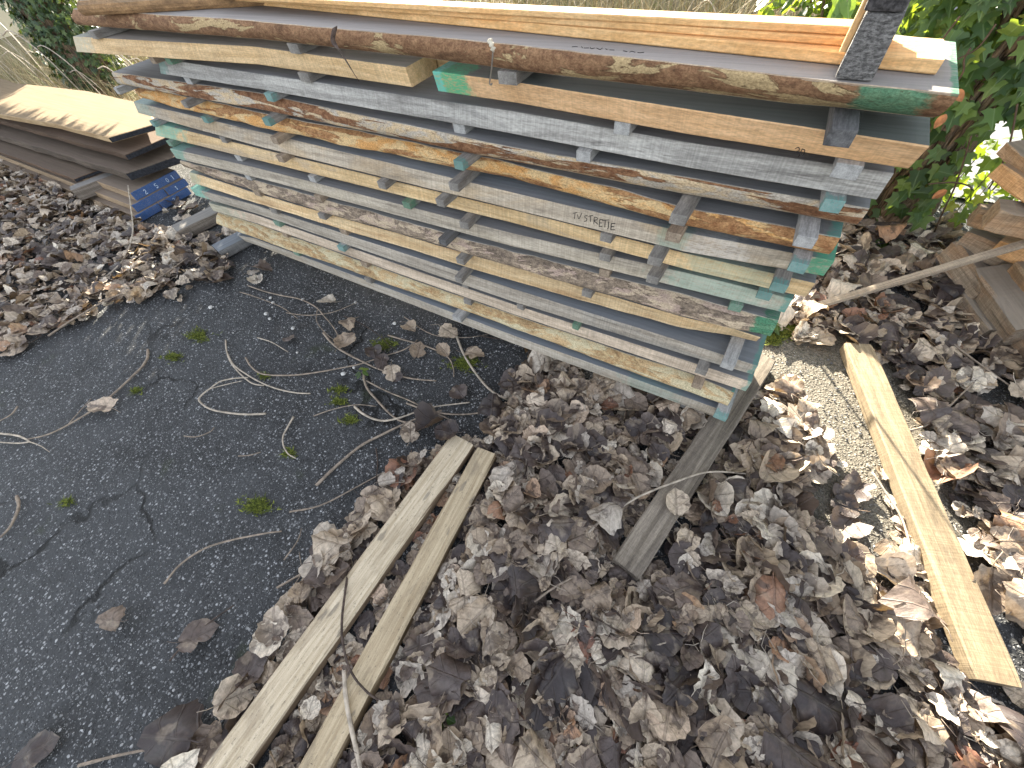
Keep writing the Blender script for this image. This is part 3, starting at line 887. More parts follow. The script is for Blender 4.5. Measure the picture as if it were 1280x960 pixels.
# ------------------------------------------------------------------ heap of split beams on the right
logm = [wood('heap_beam_wood_%d' % k, lo, hi, 130 + k, dark_amt=0.5, top=tp, saw=1.2, blotch=bl) for k, (lo, hi, tp, bl) in enumerate((
    ((0.13, 0.105, 0.085), (0.27, 0.225, 0.18), (0.25, 0.215, 0.18), (0.24, 0.15, 0.09)),
    ((0.16, 0.115, 0.08), (0.32, 0.24, 0.165), (0.25, 0.2, 0.155), (0.3, 0.18, 0.1)),
    ((0.34, 0.20, 0.10), (0.50, 0.31, 0.16), (0.36, 0.25, 0.16), (0.3, 0.18, 0.09))))]
HB = [
    ((1163, 332, 0.0), (1226, 428, 0.0), .10, .085, 0, 'lowest beam at the left foot of the heap, on the leaves'),
    ((1180, 322, 0.09), (1222, 378, 0.07), .11, .10, 0, 'squarish beam lying on the lowest beam under the lath'),
    ((1196, 306, 0.17), (1252, 330, 0.17), .11, .095, 0, 'rough beam behind the lath in the heap'),
    ((1225, 352, 0.10), (1276, 428, 0.08), .13, .11, 0, 'big saw marked beam slanting through the middle of the heap'),
    ((1214, 392, 0.0), (1255, 440, 0.0), .10, .09, 0, 'saw marked beam end low in front of the heap'),
    ((1268, 345, 0.18), (1310, 400, 0.17), .10, .10, 1, 'beam at the right edge above the big saw marked beam'),
    ((1262, 430, 0.02), (1320, 490, 0.0), .10, .09, 0, 'dark grey beam at the right edge nearest the leaves'),
    ((1208, 278, 0.30), (1300, 296, 0.30), .10, .09, 1, 'roundish brown beam end near the top of the heap'),
    ((1226, 280, 0.39), (1330, 300, 0.39), .13, .10, 1, 'thick hewn beam lying on top of the heap'),
    ((1240, 312, 0.24), (1300, 335, 0.24), .10, .09, 2, 'orange split beam under the thick hewn beam'),
    ((1250, 222, 0.50), (1340, 285, 0.49), .14, .07, 2, 'orange fresh cut plank end at the top right of the heap'),
    ((1262, 192, 0.57), (1350, 250, 0.56), .14, .06, 1, 'brown plank end above the orange plank end in the heap'),
    ((1245, 330, 0.0), (1300, 380, 0.0), .10, .085, 0, 'beam hidden in the shade at the bottom of the heap'),
    ((1236, 386, 0.0), (1264, 424, 0.0), .07, .07, 0, 'small split piece between the two saw marked beams low in the heap'),
    ((1256, 404, 0.07), (1292, 440, 0.05), .075, .07, 1, 'small brown split piece over the low right beams of the heap'),
    ((1268, 302, 0.28), (1320, 332, 0.28), .08, .075, 0, 'thin grey split piece at the right edge above the lath'),
    ((1206, 346, 0.0), (1240, 384, 0.0), .075, .07, 1, 'short brown split piece right beside the lowest beam'),
    ((1235, 300, 0.12), (1310, 330, 0.12), .10, .095, 1, 'brown beam deep in the middle of the heap'),
]
for k, (a, b, w, h, mi, lb) in enumerate(HB):
    p, q = pl(a[0], a[1], 2, a[2]), pl(b[0], b[1], 2, b[2])
    if b[0] >= 1290: q = p + (q - p) / np.linalg.norm(q - p) * 0.85
    rolled = random.uniform(-0.35, 0.35)
    o = beam_obj('heap_beam', p, q, w, h, logm[mi], up=(math.sin(rolled), 0, math.cos(rolled)), rough=0.012, bev=0.016 if k == 7 else 0.007, seed=k + 3, nseg=16)
    tag(o, lb, 'beam', 'beams of the right hand heap')

# ------------------------------------------------------------------ ground
def ground_mat():
    k = NT('asphalt')
    co = k.coord()
    wob = k.n('ShaderNodeVectorMath', operation='ADD')
    nz = k.n('ShaderNodeTexNoise'); k.l(co, nz.inputs['Vector']); nz.inputs['Scale'].default_value = 45
    sc = k.n('ShaderNodeVectorMath', operation='SCALE'); k.l(nz.outputs['Color'], sc.inputs[0]); sc.inputs['Scale'].default_value = 0.012
    k.l(co, wob.inputs[0]); k.l(sc.outputs[0], wob.inputs[1]); cv = wob.outputs[0]
    d1 = k.voro(cv, 72); c1 = k.voro(cv, 72, out='Color')
    d2 = k.voro(cv, 170); c2 = k.voro(cv, 170, out='Color')
    r1 = k.sep(c1)[0]; r2 = k.sep(c2)[1]
    big = k.noise(k.mapping(co, (1.3, 1.3, 1.3)), 1, 5, 0.6, 0.4)
    mid = k.noise(k.mapping(co, (6, 6, 6)), 1, 5, 0.65)
    base = k.mix(k.mrange(mid, 0.3, 0.7), (0.023, 0.0235, 0.0245), (0.048, 0.0495, 0.052))
    base = k.mix(k.mrange(big, 0.35, 0.65), base, k.mix(mid, (0.035, 0.0365, 0.039), (0.074, 0.077, 0.081)))
    # stones: worn pale aggregate showing through the binder
    thr = k.math('ADD', 0.06, k.math('MULTIPLY', big, 0.75))
    st1 = k.math('MULTIPLY', k.math('GREATER_THAN', r1, thr), k.mrange(d1, 0.40, 0.33))
    st2 = k.math('MULTIPLY', k.math('GREATER_THAN', r2, k.math('ADD', thr, 0.05)), k.mrange(d2, 0.42, 0.34))
    scol = k.mix(k.math('POWER', k.sep(c1)[1], 1.8), (0.05, 0.052, 0.055), (0.48, 0.485, 0.495))
    scol2 = k.mix(k.math('POWER', k.sep(c2)[0], 1.8), (0.045, 0.047, 0.05), (0.42, 0.425, 0.435))
    col = k.mix(k.math('MULTIPLY', st2, 0.85), base, scol2)
    col = k.mix(k.math('MULTIPLY', st1, 0.9), col, scol)
    # cracks
    cr = k.voro(k.mapping(wob.outputs[0], (1, 1, 1), (0.37, 0.2, 0)), 1.15, 'DISTANCE_TO_EDGE')
    crn = k.n('ShaderNodeTexNoise'); k.l(co, crn.inputs['Vector']); crn.inputs['Scale'].default_value = 7; crn.inputs['Detail'].default_value = 6
    s2 = k.n('ShaderNodeVectorMath', operation='SCALE'); k.l(crn.outputs['Color'], s2.inputs[0]); s2.inputs['Scale'].default_value = 0.16
    w2 = k.n('ShaderNodeVectorMath', operation='ADD'); k.l(co, w2.inputs[0]); k.l(s2.outputs[0], w2.inputs[1])
    cr = k.voro(w2.outputs[0], 1.25, 'DISTANCE_TO_EDGE')
    gate = k.mrange(k.noise(k.mapping(co, (1.1, 1.1, 1.1), (4, 2, 0)), 1, 3), 0.5, 0.6)
    crk = k.math('MULTIPLY', k.mrange(cr, 0.014, 0.003), gate)
    col = k.mix(k.math('MULTIPLY', crk, 0.85), col, (0.006, 0.006, 0.006))
    # greenish film and brown earth patches
    gm = k.mrange(k.noise(k.mapping(co, (2.6, 2.6, 2.6), (7, 1, 0)), 1, 6, 0.7), 0.60, 0.72)
    col = k.mix(k.math('MULTIPLY', gm, 0.55), col, (0.035, 0.045, 0.018))
    em = k.mrange(k.noise(k.mapping(co, (1.7, 1.7, 1.7), (1, 8, 0)), 1, 6, 0.7), 0.58, 0.7)
    col = k.mix(k.math('MULTIPLY', em, 0.4), col, (0.06, 0.05, 0.042))
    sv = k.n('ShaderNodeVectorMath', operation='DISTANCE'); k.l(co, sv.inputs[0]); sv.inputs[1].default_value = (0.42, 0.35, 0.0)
    sun_sandm = k.math('MULTIPLY', k.mrange(k.math('ADD', sv.outputs['Value'], k.math('MULTIPLY', mid, 0.3)), 0.95, 0.55), 0.75)  # sandy colour lightened to brighten the sunlit gravel
    col = k.mix(sun_sandm, col, k.mix(k.sep(c2)[0], (0.10, 0.088, 0.068), (0.27, 0.24, 0.19)))
    # earth further away from the yard
    sx = k.sep(co)
    far = k.mrange(sx[1], 2.4, 4.5)
    col = k.mix(far, col, k.mix(mid, (0.13, 0.10, 0.06), (0.25, 0.2, 0.12)))
    h = k.math('ADD', k.math('MULTIPLY', k.mrange(d1, 0.5, 0.05), 1.0), k.math('MULTIPLY', k.mrange(d2, 0.5, 0.05), 0.6))
    h = k.math('SUBTRACT', h, k.math('MULTIPLY', crk, 1.5))
    nrm = k.bump(h, 0.9, 0.006)
    nrm = k.bump(mid, 0.5, 0.03, nrm)
    return k.done(col, nrm, 0.7)


def grid_sheet(name, xs, ys, zf, m):
    V = [(x, y, zf(x, y)) for y in ys for x in xs]
    n = len(xs)
    F = [(j * n + i, j * n + i + 1, (j + 1) * n + i + 1, (j + 1) * n + i) for j in range(len(ys) - 1) for i in range(n - 1)]
    return mesh_obj(name, V, F, m, smooth=True)


def gz(x, y):
    r = max(0.0, 1 - (x * x + y * y) / 90.0)
    return r * 0.010 * mnoise.noise(Vector((x * 1.1, y * 1.1, 0.0))) + r * 0.004 * mnoise.noise(Vector((x * 5, y * 5, 3.0))) - 0.006


gx = np.concatenate([[-250, -120, -60, -30, -16], np.arange(-10, 3.01, 0.06), [5, 10, 25, 60, 120, 250]])
gy = np.concatenate([[-250, -120, -50, -20, -8], np.arange(-3.6, 3.41, 0.06), [4.5, 6, 9, 14, 25, 60, 120, 250]])
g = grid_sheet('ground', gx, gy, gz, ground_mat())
tag(g, kind='structure')
pavm = plain('pale_concrete', (0.24, 0.24, 0.25), 0.8, 0.2, 5, 0.2)
o = mesh_obj('pavement', [(0.72, 2.42, 0.0), (9, 2.42, 0.0), (9, 9, 0.0), (0.72, 9, 0.0)], [(0, 1, 2, 3)], pavm)
tag(o, kind='structure'); o.location.z = 0.012
vergem = NT('dry_verge')
co = vergem.coord()
n_ = vergem.noise(vergem.mapping(co, (7, 7, 7)), 1, 6, 0.7)
vergem = vergem.done(vergem.ramp(n_, [(0.3, (0.10, 0.08, 0.045)), (0.5, (0.30, 0.25, 0.15)), (0.7, (0.12, 0.15, 0.05))]), vergem.bump(n_, 1, 0.05), 0.95)
V = [(-30, 1.15, 0.0), (-6.0, 1.15, 0.0), (-5.5, 2.0, 0), (-0.6, 3.0, 0.0), (0.66, 3.0, 0.0), (0.66, 30, 0.0), (-30, 30, 0.0)]
o = mesh_obj('grass_verge', V, [tuple(range(7))], vergem); o.location.z = 0.016
tag(o, kind='structure')

# ------------------------------------------------------------------ fallen leaves
def leaf_mat(name, per_object):
    k = NT(name)
    if per_object:
        r = k.n('ShaderNodeObjectInfo').outputs['Random']
    else:
        r = k.n('ShaderNodeNewGeometry').outputs['Random Per Island']
    co = k.coord('UV')
    u, v, _ = k.sep(co)
    off = k.n('ShaderNodeCombineXYZ'); k.l(k.math('MULTIPLY', r, 37.0), off.inputs[0]); k.l(k.math('MULTIPLY', r, 91.0), off.inputs[1])
    cv = k.n('ShaderNodeVectorMath', operation='ADD'); k.l(co, cv.inputs[0]); k.l(off.outputs[0], cv.inputs[1]); cv = cv.outputs[0]
    base = k.ramp(r, [(0.0, (0.030, 0.023, 0.024)), (0.22, (0.075, 0.057, 0.053)), (0.36, (0.17, 0.128, 0.102)), (0.5, (0.32, 0.245, 0.175)), (0.68, (0.46, 0.37, 0.275)),
                      (0.82, (0.40, 0.345, 0.29)), (0.93, (0.66, 0.58, 0.47)), (0.975, (0.33, 0.19, 0.11)), (1.0, (0.2, 0.09, 0.06))])
    n1 = k.noise(cv, 1.6, 5, 0.65, 0.4)
    n2 = k.noise(cv, 9, 4, 0.7)
    n3 = k.noise(cv, 2.4, 3, 0.5)
    n4 = k.noise(cv, 26, 3, 0.7)
    col = k.mix(k.math('MULTIPLY', k.mrange(n1, 0.53, 0.60), 0.72), base, k.mix(n2, (0.032, 0.023, 0.021), (0.095, 0.068, 0.055)))
    col = k.mix(k.math('MULTIPLY', k.mrange(n3, 0.56, 0.66), 0.35), col, (0.36, 0.29, 0.21))
    col = k.mix(0.75, col, k.mix(k.mrange(n2, 0.25, 0.75), (0.62, 0.62, 0.62), (1.65, 1.65, 1.65)), 'MULTIPLY')
    col = k.mix(k.math('MULTIPLY', k.mrange(n4, 0.6, 0.72), 0.45), col, (0.05, 0.038, 0.032))
    au = k.math('ABSOLUTE', u)
    mid = k.mrange(au, 0.035, 0.012)
    lat = k.math('FRACT', k.math('SUBTRACT', k.math('MULTIPLY', v, 3.2), k.math('MULTIPLY', au, 2.6)))
    lat = k.mrange(k.math('ABSOLUTE', k.math('SUBTRACT', lat, 0.5)), 0.07, 0.015)
    vein = k.math('MAXIMUM', mid, k.math('MULTIPLY', lat, 0.6))
    col = k.mix(k.math('MULTIPLY', vein, 0.3), col, (0.09, 0.07, 0.06))
    h = k.math('SUBTRACT', k.math('MULTIPLY', n2, 0.5), k.math('MULTIPLY', vein, 0.7))
    nrm = k.bump(h, 0.8, 0.006)
    k.b.inputs['Specular IOR Level'].default_value = 0.5
    m = k.done(col, nrm, 0.48)
    tr = k.n('ShaderNodeBsdfTranslucent'); k.l(k.mix(0.5, col, (0.5, 0.3, 0.1)), tr.inputs[0])
    ms = k.n('ShaderNodeMixShader'); ms.inputs[0].default_value = 0.14
    k.l(k.b.outputs[0], ms.inputs[1]); k.l(tr.outputs[0], ms.inputs[2]); k.l(ms.outputs[0], k.out.inputs[0])
    return m


def make_leaf(seed, kind, rings=4, seg=26):
    """one dry curled leaf, about 1 unit long, midrib along Y; returns verts, faces, uv"""
    r = random.Random(seed)
    curl = r.uniform(-0.6, 1.0) if kind != 'flat' else r.uniform(-0.1, 0.2)
    rolled = kind == 'rolled'
    if rolled: kind = 'heart'; curl = r.choice([-2.4, 2.2, 2.8])
    bend = r.uniform(-0.4, 0.5) * (0.3 if kind == 'flat' else 1)
    fold = r.uniform(0.0, 0.35) * (0.3 if kind == 'flat' else 1)
    sk = r.uniform(-0.2, 0.2)
    wid = r.uniform(0.75, 1.05)
    V, UV, F = [], [], []

    def outline(t):
        # t angle, 0 = tip (+Y)
        a = abs(((t + math.pi) % (2 * math.pi)) - math.pi)   # 0 tip .. pi base
        if kind in ('heart', 'flat'):
            rr = 0.40 + 0.12 * math.exp(-(a / 0.30) ** 2) + 0.07 * math.sin(min(a, 2.4) * 1.25) - 0.07 * math.exp(-((a - math.pi) / 0.25) ** 2)
        elif kind == 'lobed':
            rr = 0.38 + 0.13 * max(0, math.cos(2.5 * a)) ** 1.6 + 0.025 * math.cos(10 * a) - 0.08 * math.exp(-((a - math.pi) / 0.3) ** 2)
        else:
            rr = 0.36 + 0.16 * math.exp(-(a / 0.45) ** 2) + 0.05 * math.exp(-((a - math.pi) / 0.5) ** 2) - 0.03
        rr += 0.022 * math.sin(11 * t + seed) + 0.035 * mnoise.noise(Vector((math.cos(t) * 3, math.sin(t) * 3, seed * 1.9)))
        return rr

    def shape(x, y):
        z = curl * x * x * 1.1 + bend * y * y * 0.8 + fold * abs(x) * 0.8
        z += 0.11 * mnoise.noise(Vector((x * 2.6, y * 2.6, seed * 3.3))) + 0.05 * mnoise.noise(Vector((x * 7, y * 7, seed * 1.3)))
        return z

    V.append((0, 0, shape(0, 0))); UV.append((0, 0))
    tear = r.uniform(0, 6.28); tw = r.uniform(0.15, 0.4) if r.random() < 0.35 else 0
    for k in range(1, rings + 1):
        for j in range(seg):
            t = 2 * math.pi * j / seg
            R = outline(t)
            if tw:
                dt = abs(((t - tear + math.pi) % (2 * math.pi)) - math.pi)
                R *= 1 - 0.45 * math.exp(-(dt / tw) ** 2)
            R *= (k / rings)
            x = math.sin(t) * R * wid + sk * 0.1 * R; y = math.cos(t) * R
            V.append((x, y, shape(x, y))); UV.append((x, y))
    for j in range(seg): F.append((0, 1 + j, 1 + (j + 1) % seg))
    for k in range(rings - 1):
        for j in range(seg):
            a = 1 + k * seg + j; b = 1 + k * seg + (j + 1) % seg
            F.append((a, a + seg, b + seg, b))
    # petiole
    yb = -outline(math.pi)
    p = [Vector((0, yb * 0.9, shape(0, yb * 0.9))), Vector((r.uniform(-.08, .08), yb - 0.14, shape(0, yb) + r.uniform(-.02, .06))), Vector((r.uniform(-.2, .2), yb - r.uniform(0.24, 0.4), shape(0, yb) + r.uniform(-.03, .1)))]
    tv, tf = tube(p, [0.012, 0.009, 0.007], 4)
    o = len(V)
    V += [tuple(q) for q in tv]; UV += [(0.0, -0.45)] * len(tv); F += [tuple(i + o for i in f) for f in tf]
    V = np.array([tuple(q) for q in V], dtype=np.float64)
    V[:, 2] -= V[:, 2].min() * 0.5 + V[:, 2].mean() * 0.5
    return V, F, np.array(UV)


KINDS = ['heart', 'lobed', 'ovate', 'heart', 'flat', 'heart', 'heart', 'ovate', 'flat', 'lobed', 'rolled', 'heart', 'ovate', 'heart', 'lobed', 'rolled', 'heart', 'rolled', 'heart', 'ovate']
LEAVES = [make_leaf(100 + i, kd) for i, kd in enumerate(KINDS)]


def in_poly(x, y, P):
    c = False
    n = len(P)
    j = n - 1
    for i in range(n):
        if (P[i][1] > y) != (P[j][1] > y) and x < (P[j][0] - P[i][0]) * (y - P[i][1]) / (P[j][1] - P[i][1]) + P[i][0]:
            c = not c
        j = i
    return c


gp2 = lambda L: [tuple(pl(a, b, 2, 0.0)[:2]) for a, b in L]
REG = [
    (gp2([(640, 470), (690, 455), (760, 485), (880, 530), (905, 505), (985, 480), (1010, 520), (1030, 580), (1000, 610), (1010, 650), (1130, 770), (1180, 830), (1250, 910), (1300, 970), (1300, 1100),
          (150, 1100), (215, 960), (290, 885), (330, 812), (400, 705), (440, 650), (500, 592), (560, 556), (615, 548)]), 1050, 'main'),
    (gp2([(1000, 345), (1062, 288), (1130, 292), (1190, 296), (1170, 345), (1225, 430), (1290, 445), (1400, 520), (1400, 900), (1292, 835), (1192, 640), (1095, 430), (1030, 415), (975, 410)]), 760, 'right'),
    (gp2([(1000, 505), (1040, 530), (1110, 560), (1150, 650), (1030, 650), (1050, 590), (1015, 545)]), 110, 'sun'),
    (gp2([(1040, 650), (1150, 650), (1210, 850), (1290, 870), (1350, 1000), (1250, 905), (1180, 825), (1110, 740)]), 340, 'sun'),
    (gp2([(-120, 190), (0, 206), (100, 247), (172, 280), (235, 300), (290, 325), (290, 348), (215, 362), (160, 386), (85, 408), (30, 436), (-160, 480)]), 620, 'left'),
    (gp2([(160, 280), (215, 255), (260, 262), (300, 300), (340, 345), (300, 372), (220, 378), (170, 330)]), 45, 'edge'),
    (gp2([(540, 405), (640, 430), (740, 470), (880, 525), (760, 560), (640, 560), (590, 520), (650, 470)]), 55, 'thin'),
    ([(-0.9, 0.7), (0.6, 0.7), (0.9, 2.1), (-0.9, 2.4)], 260, 'behind'),
    ([(1.0, -1.6), (2.0, -1.6), (2.0, 1.2), (1.2, 1.0)], 200, 'outer'),
]
BOARDS = []
for o in COL.objects:
    if o.name.split('.')[0] in ('loose_board', 'loose_plank', 'bearer_board'):
        c = o.matrix_world
        xs_ = [v.co.x for v in o.data.vertices]; ys_ = [v.co.y for v in o.data.vertices]
        BOARDS.append((c.inverted(), max(xs_), max(ys_)))


def on_board(x, y, mgn=0.0):
    for (inv, hx, hy) in BOARDS:
        q = inv @ Vector((x, y, 0))
        if abs(q.x) < hx + mgn and abs(q.y) < hy + mgn: return True
    return False


BARE = [gp2([(975, 440), (1045, 425), (1110, 540), (1040, 545), (1000, 500)]), gp2([(985, 590), (1045, 600), (1040, 660), (1000, 640)]), gp2([(1215, 465), (1290, 470), (1290, 530), (1225, 505)]), gp2([(580, 715), (620, 715), (615, 760), (585, 755)]),
        gp2([(1060, 610), (1110, 640), (1100, 700), (1060, 670)])]
INST = []
for P, dens, nm in REG:
    x0, x1 = min(p[0] for p in P), max(p[0] for p in P)
    y0, y1 = min(p[1] for p in P), max(p[1] for p in P)
    for _ in range(int(dens * (x1 - x0) * (y1 - y0))):
        x, y = random.uniform(x0, x1), random.uniform(y0, y1)
        if not in_poly(x, y, P): continue
        if nm not in ('thin', 'edge') and mnoise.noise(Vector((x * 2.3, y * 2.3, 5))) < -0.5 and random.random() < 0.6: continue
        if any(in_poly(x, y, b) for b in BARE) and random.random() < 0.85: continue
        if on_board(x, y, 0.0): continue
        tuck = on_board(x, y, 0.055)
        s = 0.052 + 0.12 * random.random() ** 1.7
        if nm == 'left': s *= 0.8
        dz = {'main': 0.048, 'right': 0.04, 'left': 0.045, 'sun': 0.03}.get(nm, 0.02)
        z = 0.010 + dz * random.random()
        tl = 0.27 if dz > 0.03 else 0.22
        if nm == 'sun': tl = 0.13; z = 0.006 + 0.015 * random.random()
        if tuck:
            s = min(s, 0.08); z = 0.006 + 0.010 * random.random(); tl = 0.12
        INST.append((random.randrange(len(LEAVES)), x, y, z, s, random.gauss(0, tl), random.gauss(0, tl), random.uniform(0, 6.28)))

litter_m = leaf_mat('dry_leaf_litter', False)
single_m = leaf_mat('dry_leaf', True)


def psize(it):
    X, Y, d = proj((it[1], it[2], it[3]))
    inside = -20 < X < 1300 and -20 < Y < 980 and d > 0
    return (it[4] / d * (1 + 6 * (it[3] - 0.01))) if inside else 0.0


order = sorted(range(len(INST)), key=lambda i: -psize(INST[i]))
NIND = 262
ind = [INST[i] for i in order[:NIND]]
rest = [INST[i] for i in order[NIND:]]
VV, FF, UU = [], [], []
base = 0
for (vi, x, y, z, s, rx, ry, rz) in rest:
    V, F, UV = LEAVES[vi]
    R = np.array(Euler((rx, ry, rz)).to_matrix())
    W_ = (V * s) @ R.T + np.array([x, y, z])
    mn = W_[:, 2].min()
    if mn < 0.001: W_[:, 2] += (0.001 - mn) * 0.75
    VV.append(W_); UU.append(UV)
    FF += [tuple(i + base for i in f) for f in F]
    base += len(V)
o = mesh_obj('leaf_litter', np.concatenate(VV), FF, litter_m, smooth=True, uvs=np.concatenate(UU))
tag(o, 'thick brown litter of dry fallen leaves covering the ground around the stack', 'leaf litter', kind='stuff')
lm = []
for i, (V, F, UV) in enumerate(LEAVES):
    me = bpy.data.meshes.new('fallen_leaf')
    me.from_pydata([tuple(v) for v in V], [], F)
    ul = me.uv_layers.new(name='UVMap')
    idx = np.empty(len(me.loops), dtype=np.int32); me.loops.foreach_get('vertex_index', idx)
    ul.data.foreach_set('uv', UV.astype(np.float32)[idx].ravel())
    me.materials.append(single_m)
    me.polygons.foreach_set('use_smooth', [True] * len(me.polygons))
    lm.append(me)


def place_leaf(it, label, group):
    vi, x, y, z, s, rx, ry, rz = it
    o = bpy.data.objects.new('fallen_leaf', lm[vi]); COL.objects.link(o)
    R = np.array(Euler((rx, ry, rz)).to_matrix())
    mn = (LEAVES[vi][0] @ R.T)[:, 2].min() * s + z
    o.location = (x, y, z + max(0, (0.001 - mn) * 0.8)); o.scale = (s, s, s); o.rotation_euler = (rx, ry, rz)
    return tag(o, label, 'leaf', group)


for it in ind:
    place_leaf(it, 'dry brown fallen leaf lying loose on top of the thick leaf litter', 'large leaves on top of the leaf litter')
# single leaves on the asphalt
SOLO = [
    (130, 510, 34, 'pale dry leaf lying across a long twig on the open asphalt'), (246, 796, 46, 'small folded leaf on the asphalt left of the pale board'),
    (148, 774, 30, 'tiny curled leaf alone on the lower left asphalt'), (46, 938, 60, 'pale narrow leaf in the bottom left corner of the asphalt'),
    (232, 918, 70, 'large tan leaf at the foot of the pale board near the bottom edge'), (252, 944, 70, 'greyish leaf overlapping the large tan leaf at the bottom edge'),
    (432, 428, 30, 'leaf under the twig crossing near the stack, left one of a loose row'), (438, 408, 22, 'small leaf caught under the curved twig end near the stack'),
    (478, 452, 26, 'greyish leaf in the little leaf heap where the twigs cross'), (490, 466, 28, 'crumpled leaf in the little leaf heap where the twigs cross, nearer the viewer'),
    (468, 440, 22, 'small leaf above the little leaf heap at the twig crossing'), (497, 472, 22, 'rightmost leaf of the little heap at the twig crossing'),
    (512, 409, 24, 'round grey leaf flat on the asphalt close to the stack'), (410, 378, 24, 'brown rolled leaf on the grit near the stack'),
    (362, 424, 22, 'small tan leaf on the asphalt left of the crossing twigs'), (575, 492, 26, 'tan leaf standing where two twigs meet near the loose boards'),
    (540, 530, 42, 'grey leaf just above the end of the pale loose board'), (513, 543, 30, 'pale pointed leaf left of the pale loose board end'),
    (560, 541, 34, 'leaf resting on the end of the pale loose board'), (555, 440, 24, 'leaf touched by the twig tip near the stack'), (523, 440, 26, 'pale leaf half way between twig crossing and stack'),
    (412, 672, 40, 'pale leaf at the litter edge left of the pale loose board'), (388, 655, 0, ''), (592, 444, 34, 'pale leaf group member close below the stack edge'),
    (560, 415, 34, 'tan leaf tucked under the lower edge of the stack'), (278, 352, 26, 'flat leaf on the gritty ground in front of the dark beam stub'),
    (95, 394, 44, 'pale leaf at the front rim of the left leaf litter'), (20, 438, 44, 'pale leaf at the far left rim of the leaf litter'), (845, 630, 36, 'pale leaf lying on the dark bearer board'),
    (1232, 735, 60, 'sunlit yellowish leaf sticking out right of the sunlit plank'),
]
for (px, py, sz, lb) in SOLO:
    if not sz: continue
    zz = 0.010
    if 'resting on the end' in lb: zz = 0.068
    if 'bearer board' in lb: zz = 0.078
    p = pl(px, py, 2, zz)
    d = proj(p)[2]
    s = sz * d / FPX * 1.05
    place_leaf((random.randrange(len(LEAVES)), p[0], p[1], zz + 0.006, min(s, 0.2), random.gauss(0, 0.2), random.gauss(0, 0.2), random.uniform(0, 6.28)), lb, None)

# ------------------------------------------------------------------ twigs
tw_l = plain('pale_twig_bark', (0.42, 0.36, 0.29), 0.75, 0.3, 40, 0.4)
tw_m = plain('grey_brown_twig_bark', (0.26, 0.21, 0.165), 0.8, 0.35, 40, 0.4)
tw_d = plain('dark_twig_bark', (0.075, 0.055, 0.045), 0.8, 0.4, 40, 0.4)


def twig(pix, r0, r1, m, label, lift=0.006, branches=(), z_at=None):
    def path(pp):
        out = []
        for i, (a, b) in enumerate(pp):
            zz = z_at[i] if (z_at and i < len(z_at)) else lift + 0.006 * abs(mnoise.noise(Vector((a * 0.05, b * 0.05, 1))))
            out.append(pl(a, b, 2, zz))
        return smooth_path(out, 5)
    pts = path(pix)
    n = len(pts)
    o0 = Vector((pts[0][0], pts[0][1], 0.0))
    rad = [1.15 * (r0 + (r1 - r0) * i / (n - 1)) for i in range(n)]
    parts = [tube(pts, rad, 7, 0.12)]
    for br in branches:
        q = path(br); k = len(q)
        parts.append(tube(q, [r1 * 1.1 + (r1 * 0.5 - r1 * 1.1) * i / (k - 1) for i in range(k)], 6, 0.12))
    V, F = merge(parts)
    o = mesh_obj('twig', [Vector(v) - o0 for v in V], F, m, loc=o0, smooth=True)
    return tag(o, label, 'twig')


twig([(185, 437), (184, 448), (178, 458), (168, 468), (150, 485), (133, 500), (112, 515), (85, 531), (60, 543), (35, 549)], .0065, .003, tw_m, 'long curved twig with hooked upper end on the left asphalt', branches=[[(85, 531), (98, 516), (114, 498)]])
twig([(-8, 541), (18, 544), (28, 547), (36, 552), (20, 554), (-8, 552)], .005, .003, tw_l, 'pale forked twig entering at the left picture edge', branches=[[(36, 552), (50, 557), (62, 565)]])
twig([(22, 508), (14, 518), (-4, 528)], .004, .002, tw_m, 'short twig at the left edge above the pale forked twig')
twig([(21, 620), (23, 635), (13, 658), (0, 672)], .006, .004, tw_m, 'short brown twig lowest at the left picture edge')
twig([(282, 425), (283, 437), (288, 452), (300, 467), (315, 479), (330, 482)], .004, .003, tw_l, 'leftmost of the bent twigs fanning over the asphalt')
twig([(284, 441), (292, 456), (310, 469), (330, 480), (350, 487), (370, 491), (388, 492)], .004, .003, tw_l, 'bent twig of the fan ending in a straight pale tip')
twig([(307, 447), (313, 457), (324, 466), (340, 469), (365, 469), (385, 467), (410, 463), (450, 455), (480, 445), (505, 437), (522, 425)], .0045, .0028, tw_m, 'long sagging twig running from the fan towards the stack')
twig([(332, 517), (310, 518), (285, 516), (262, 511), (249, 501), (252, 494), (262, 486), (275, 477), (292, 473), (310, 472)], .005, .0028, tw_l, 'looped twig curling back on itself on the mid asphalt', branches=[[(262, 486), (285, 480), (303, 476)]])
twig([(367, 521), (360, 533), (354, 545), (354, 556), (360, 567), (370, 573)], .004, .0025, tw_l, 'small bow shaped twig below the looped twig')
twig([(404, 416), (415, 429), (430, 440), (455, 453), (475, 462), (500, 470), (520, 474), (545, 476)], .006, .003, tw_m, 'stout twig crossing the sagging twig beside the leaf heap')
twig([(310, 357), (330, 364), (350, 369), (375, 374), (395, 384), (405, 395), (413, 404), (421, 416), (422, 424)], .004, .003, tw_m, 'arched twig on the grit close to the stack', branches=[[(397, 385), (396, 402), (410, 419), (425, 429)]])
twig([(358, 391), (380, 394), (400, 393), (420, 389), (446, 378)], .003, .002, tw_m, 'thin straight twig across the grit near the stack')
twig([(322, 422), (340, 428), (360, 440)], .003, .002, tw_l, 'short thin twig above the fan of bent twigs')
twig([(455, 467), (455, 475), (460, 487), (472, 501), (485, 515), (500, 526), (520, 530)], .0055, .004, tw_m, 'curved twig hanging down from the crossing point')
twig([(458, 476), (475, 485), (490, 492), (510, 500), (535, 512), (568, 527)], .0035, .003, tw_m, 'straight twig pointing at the loose board ends')
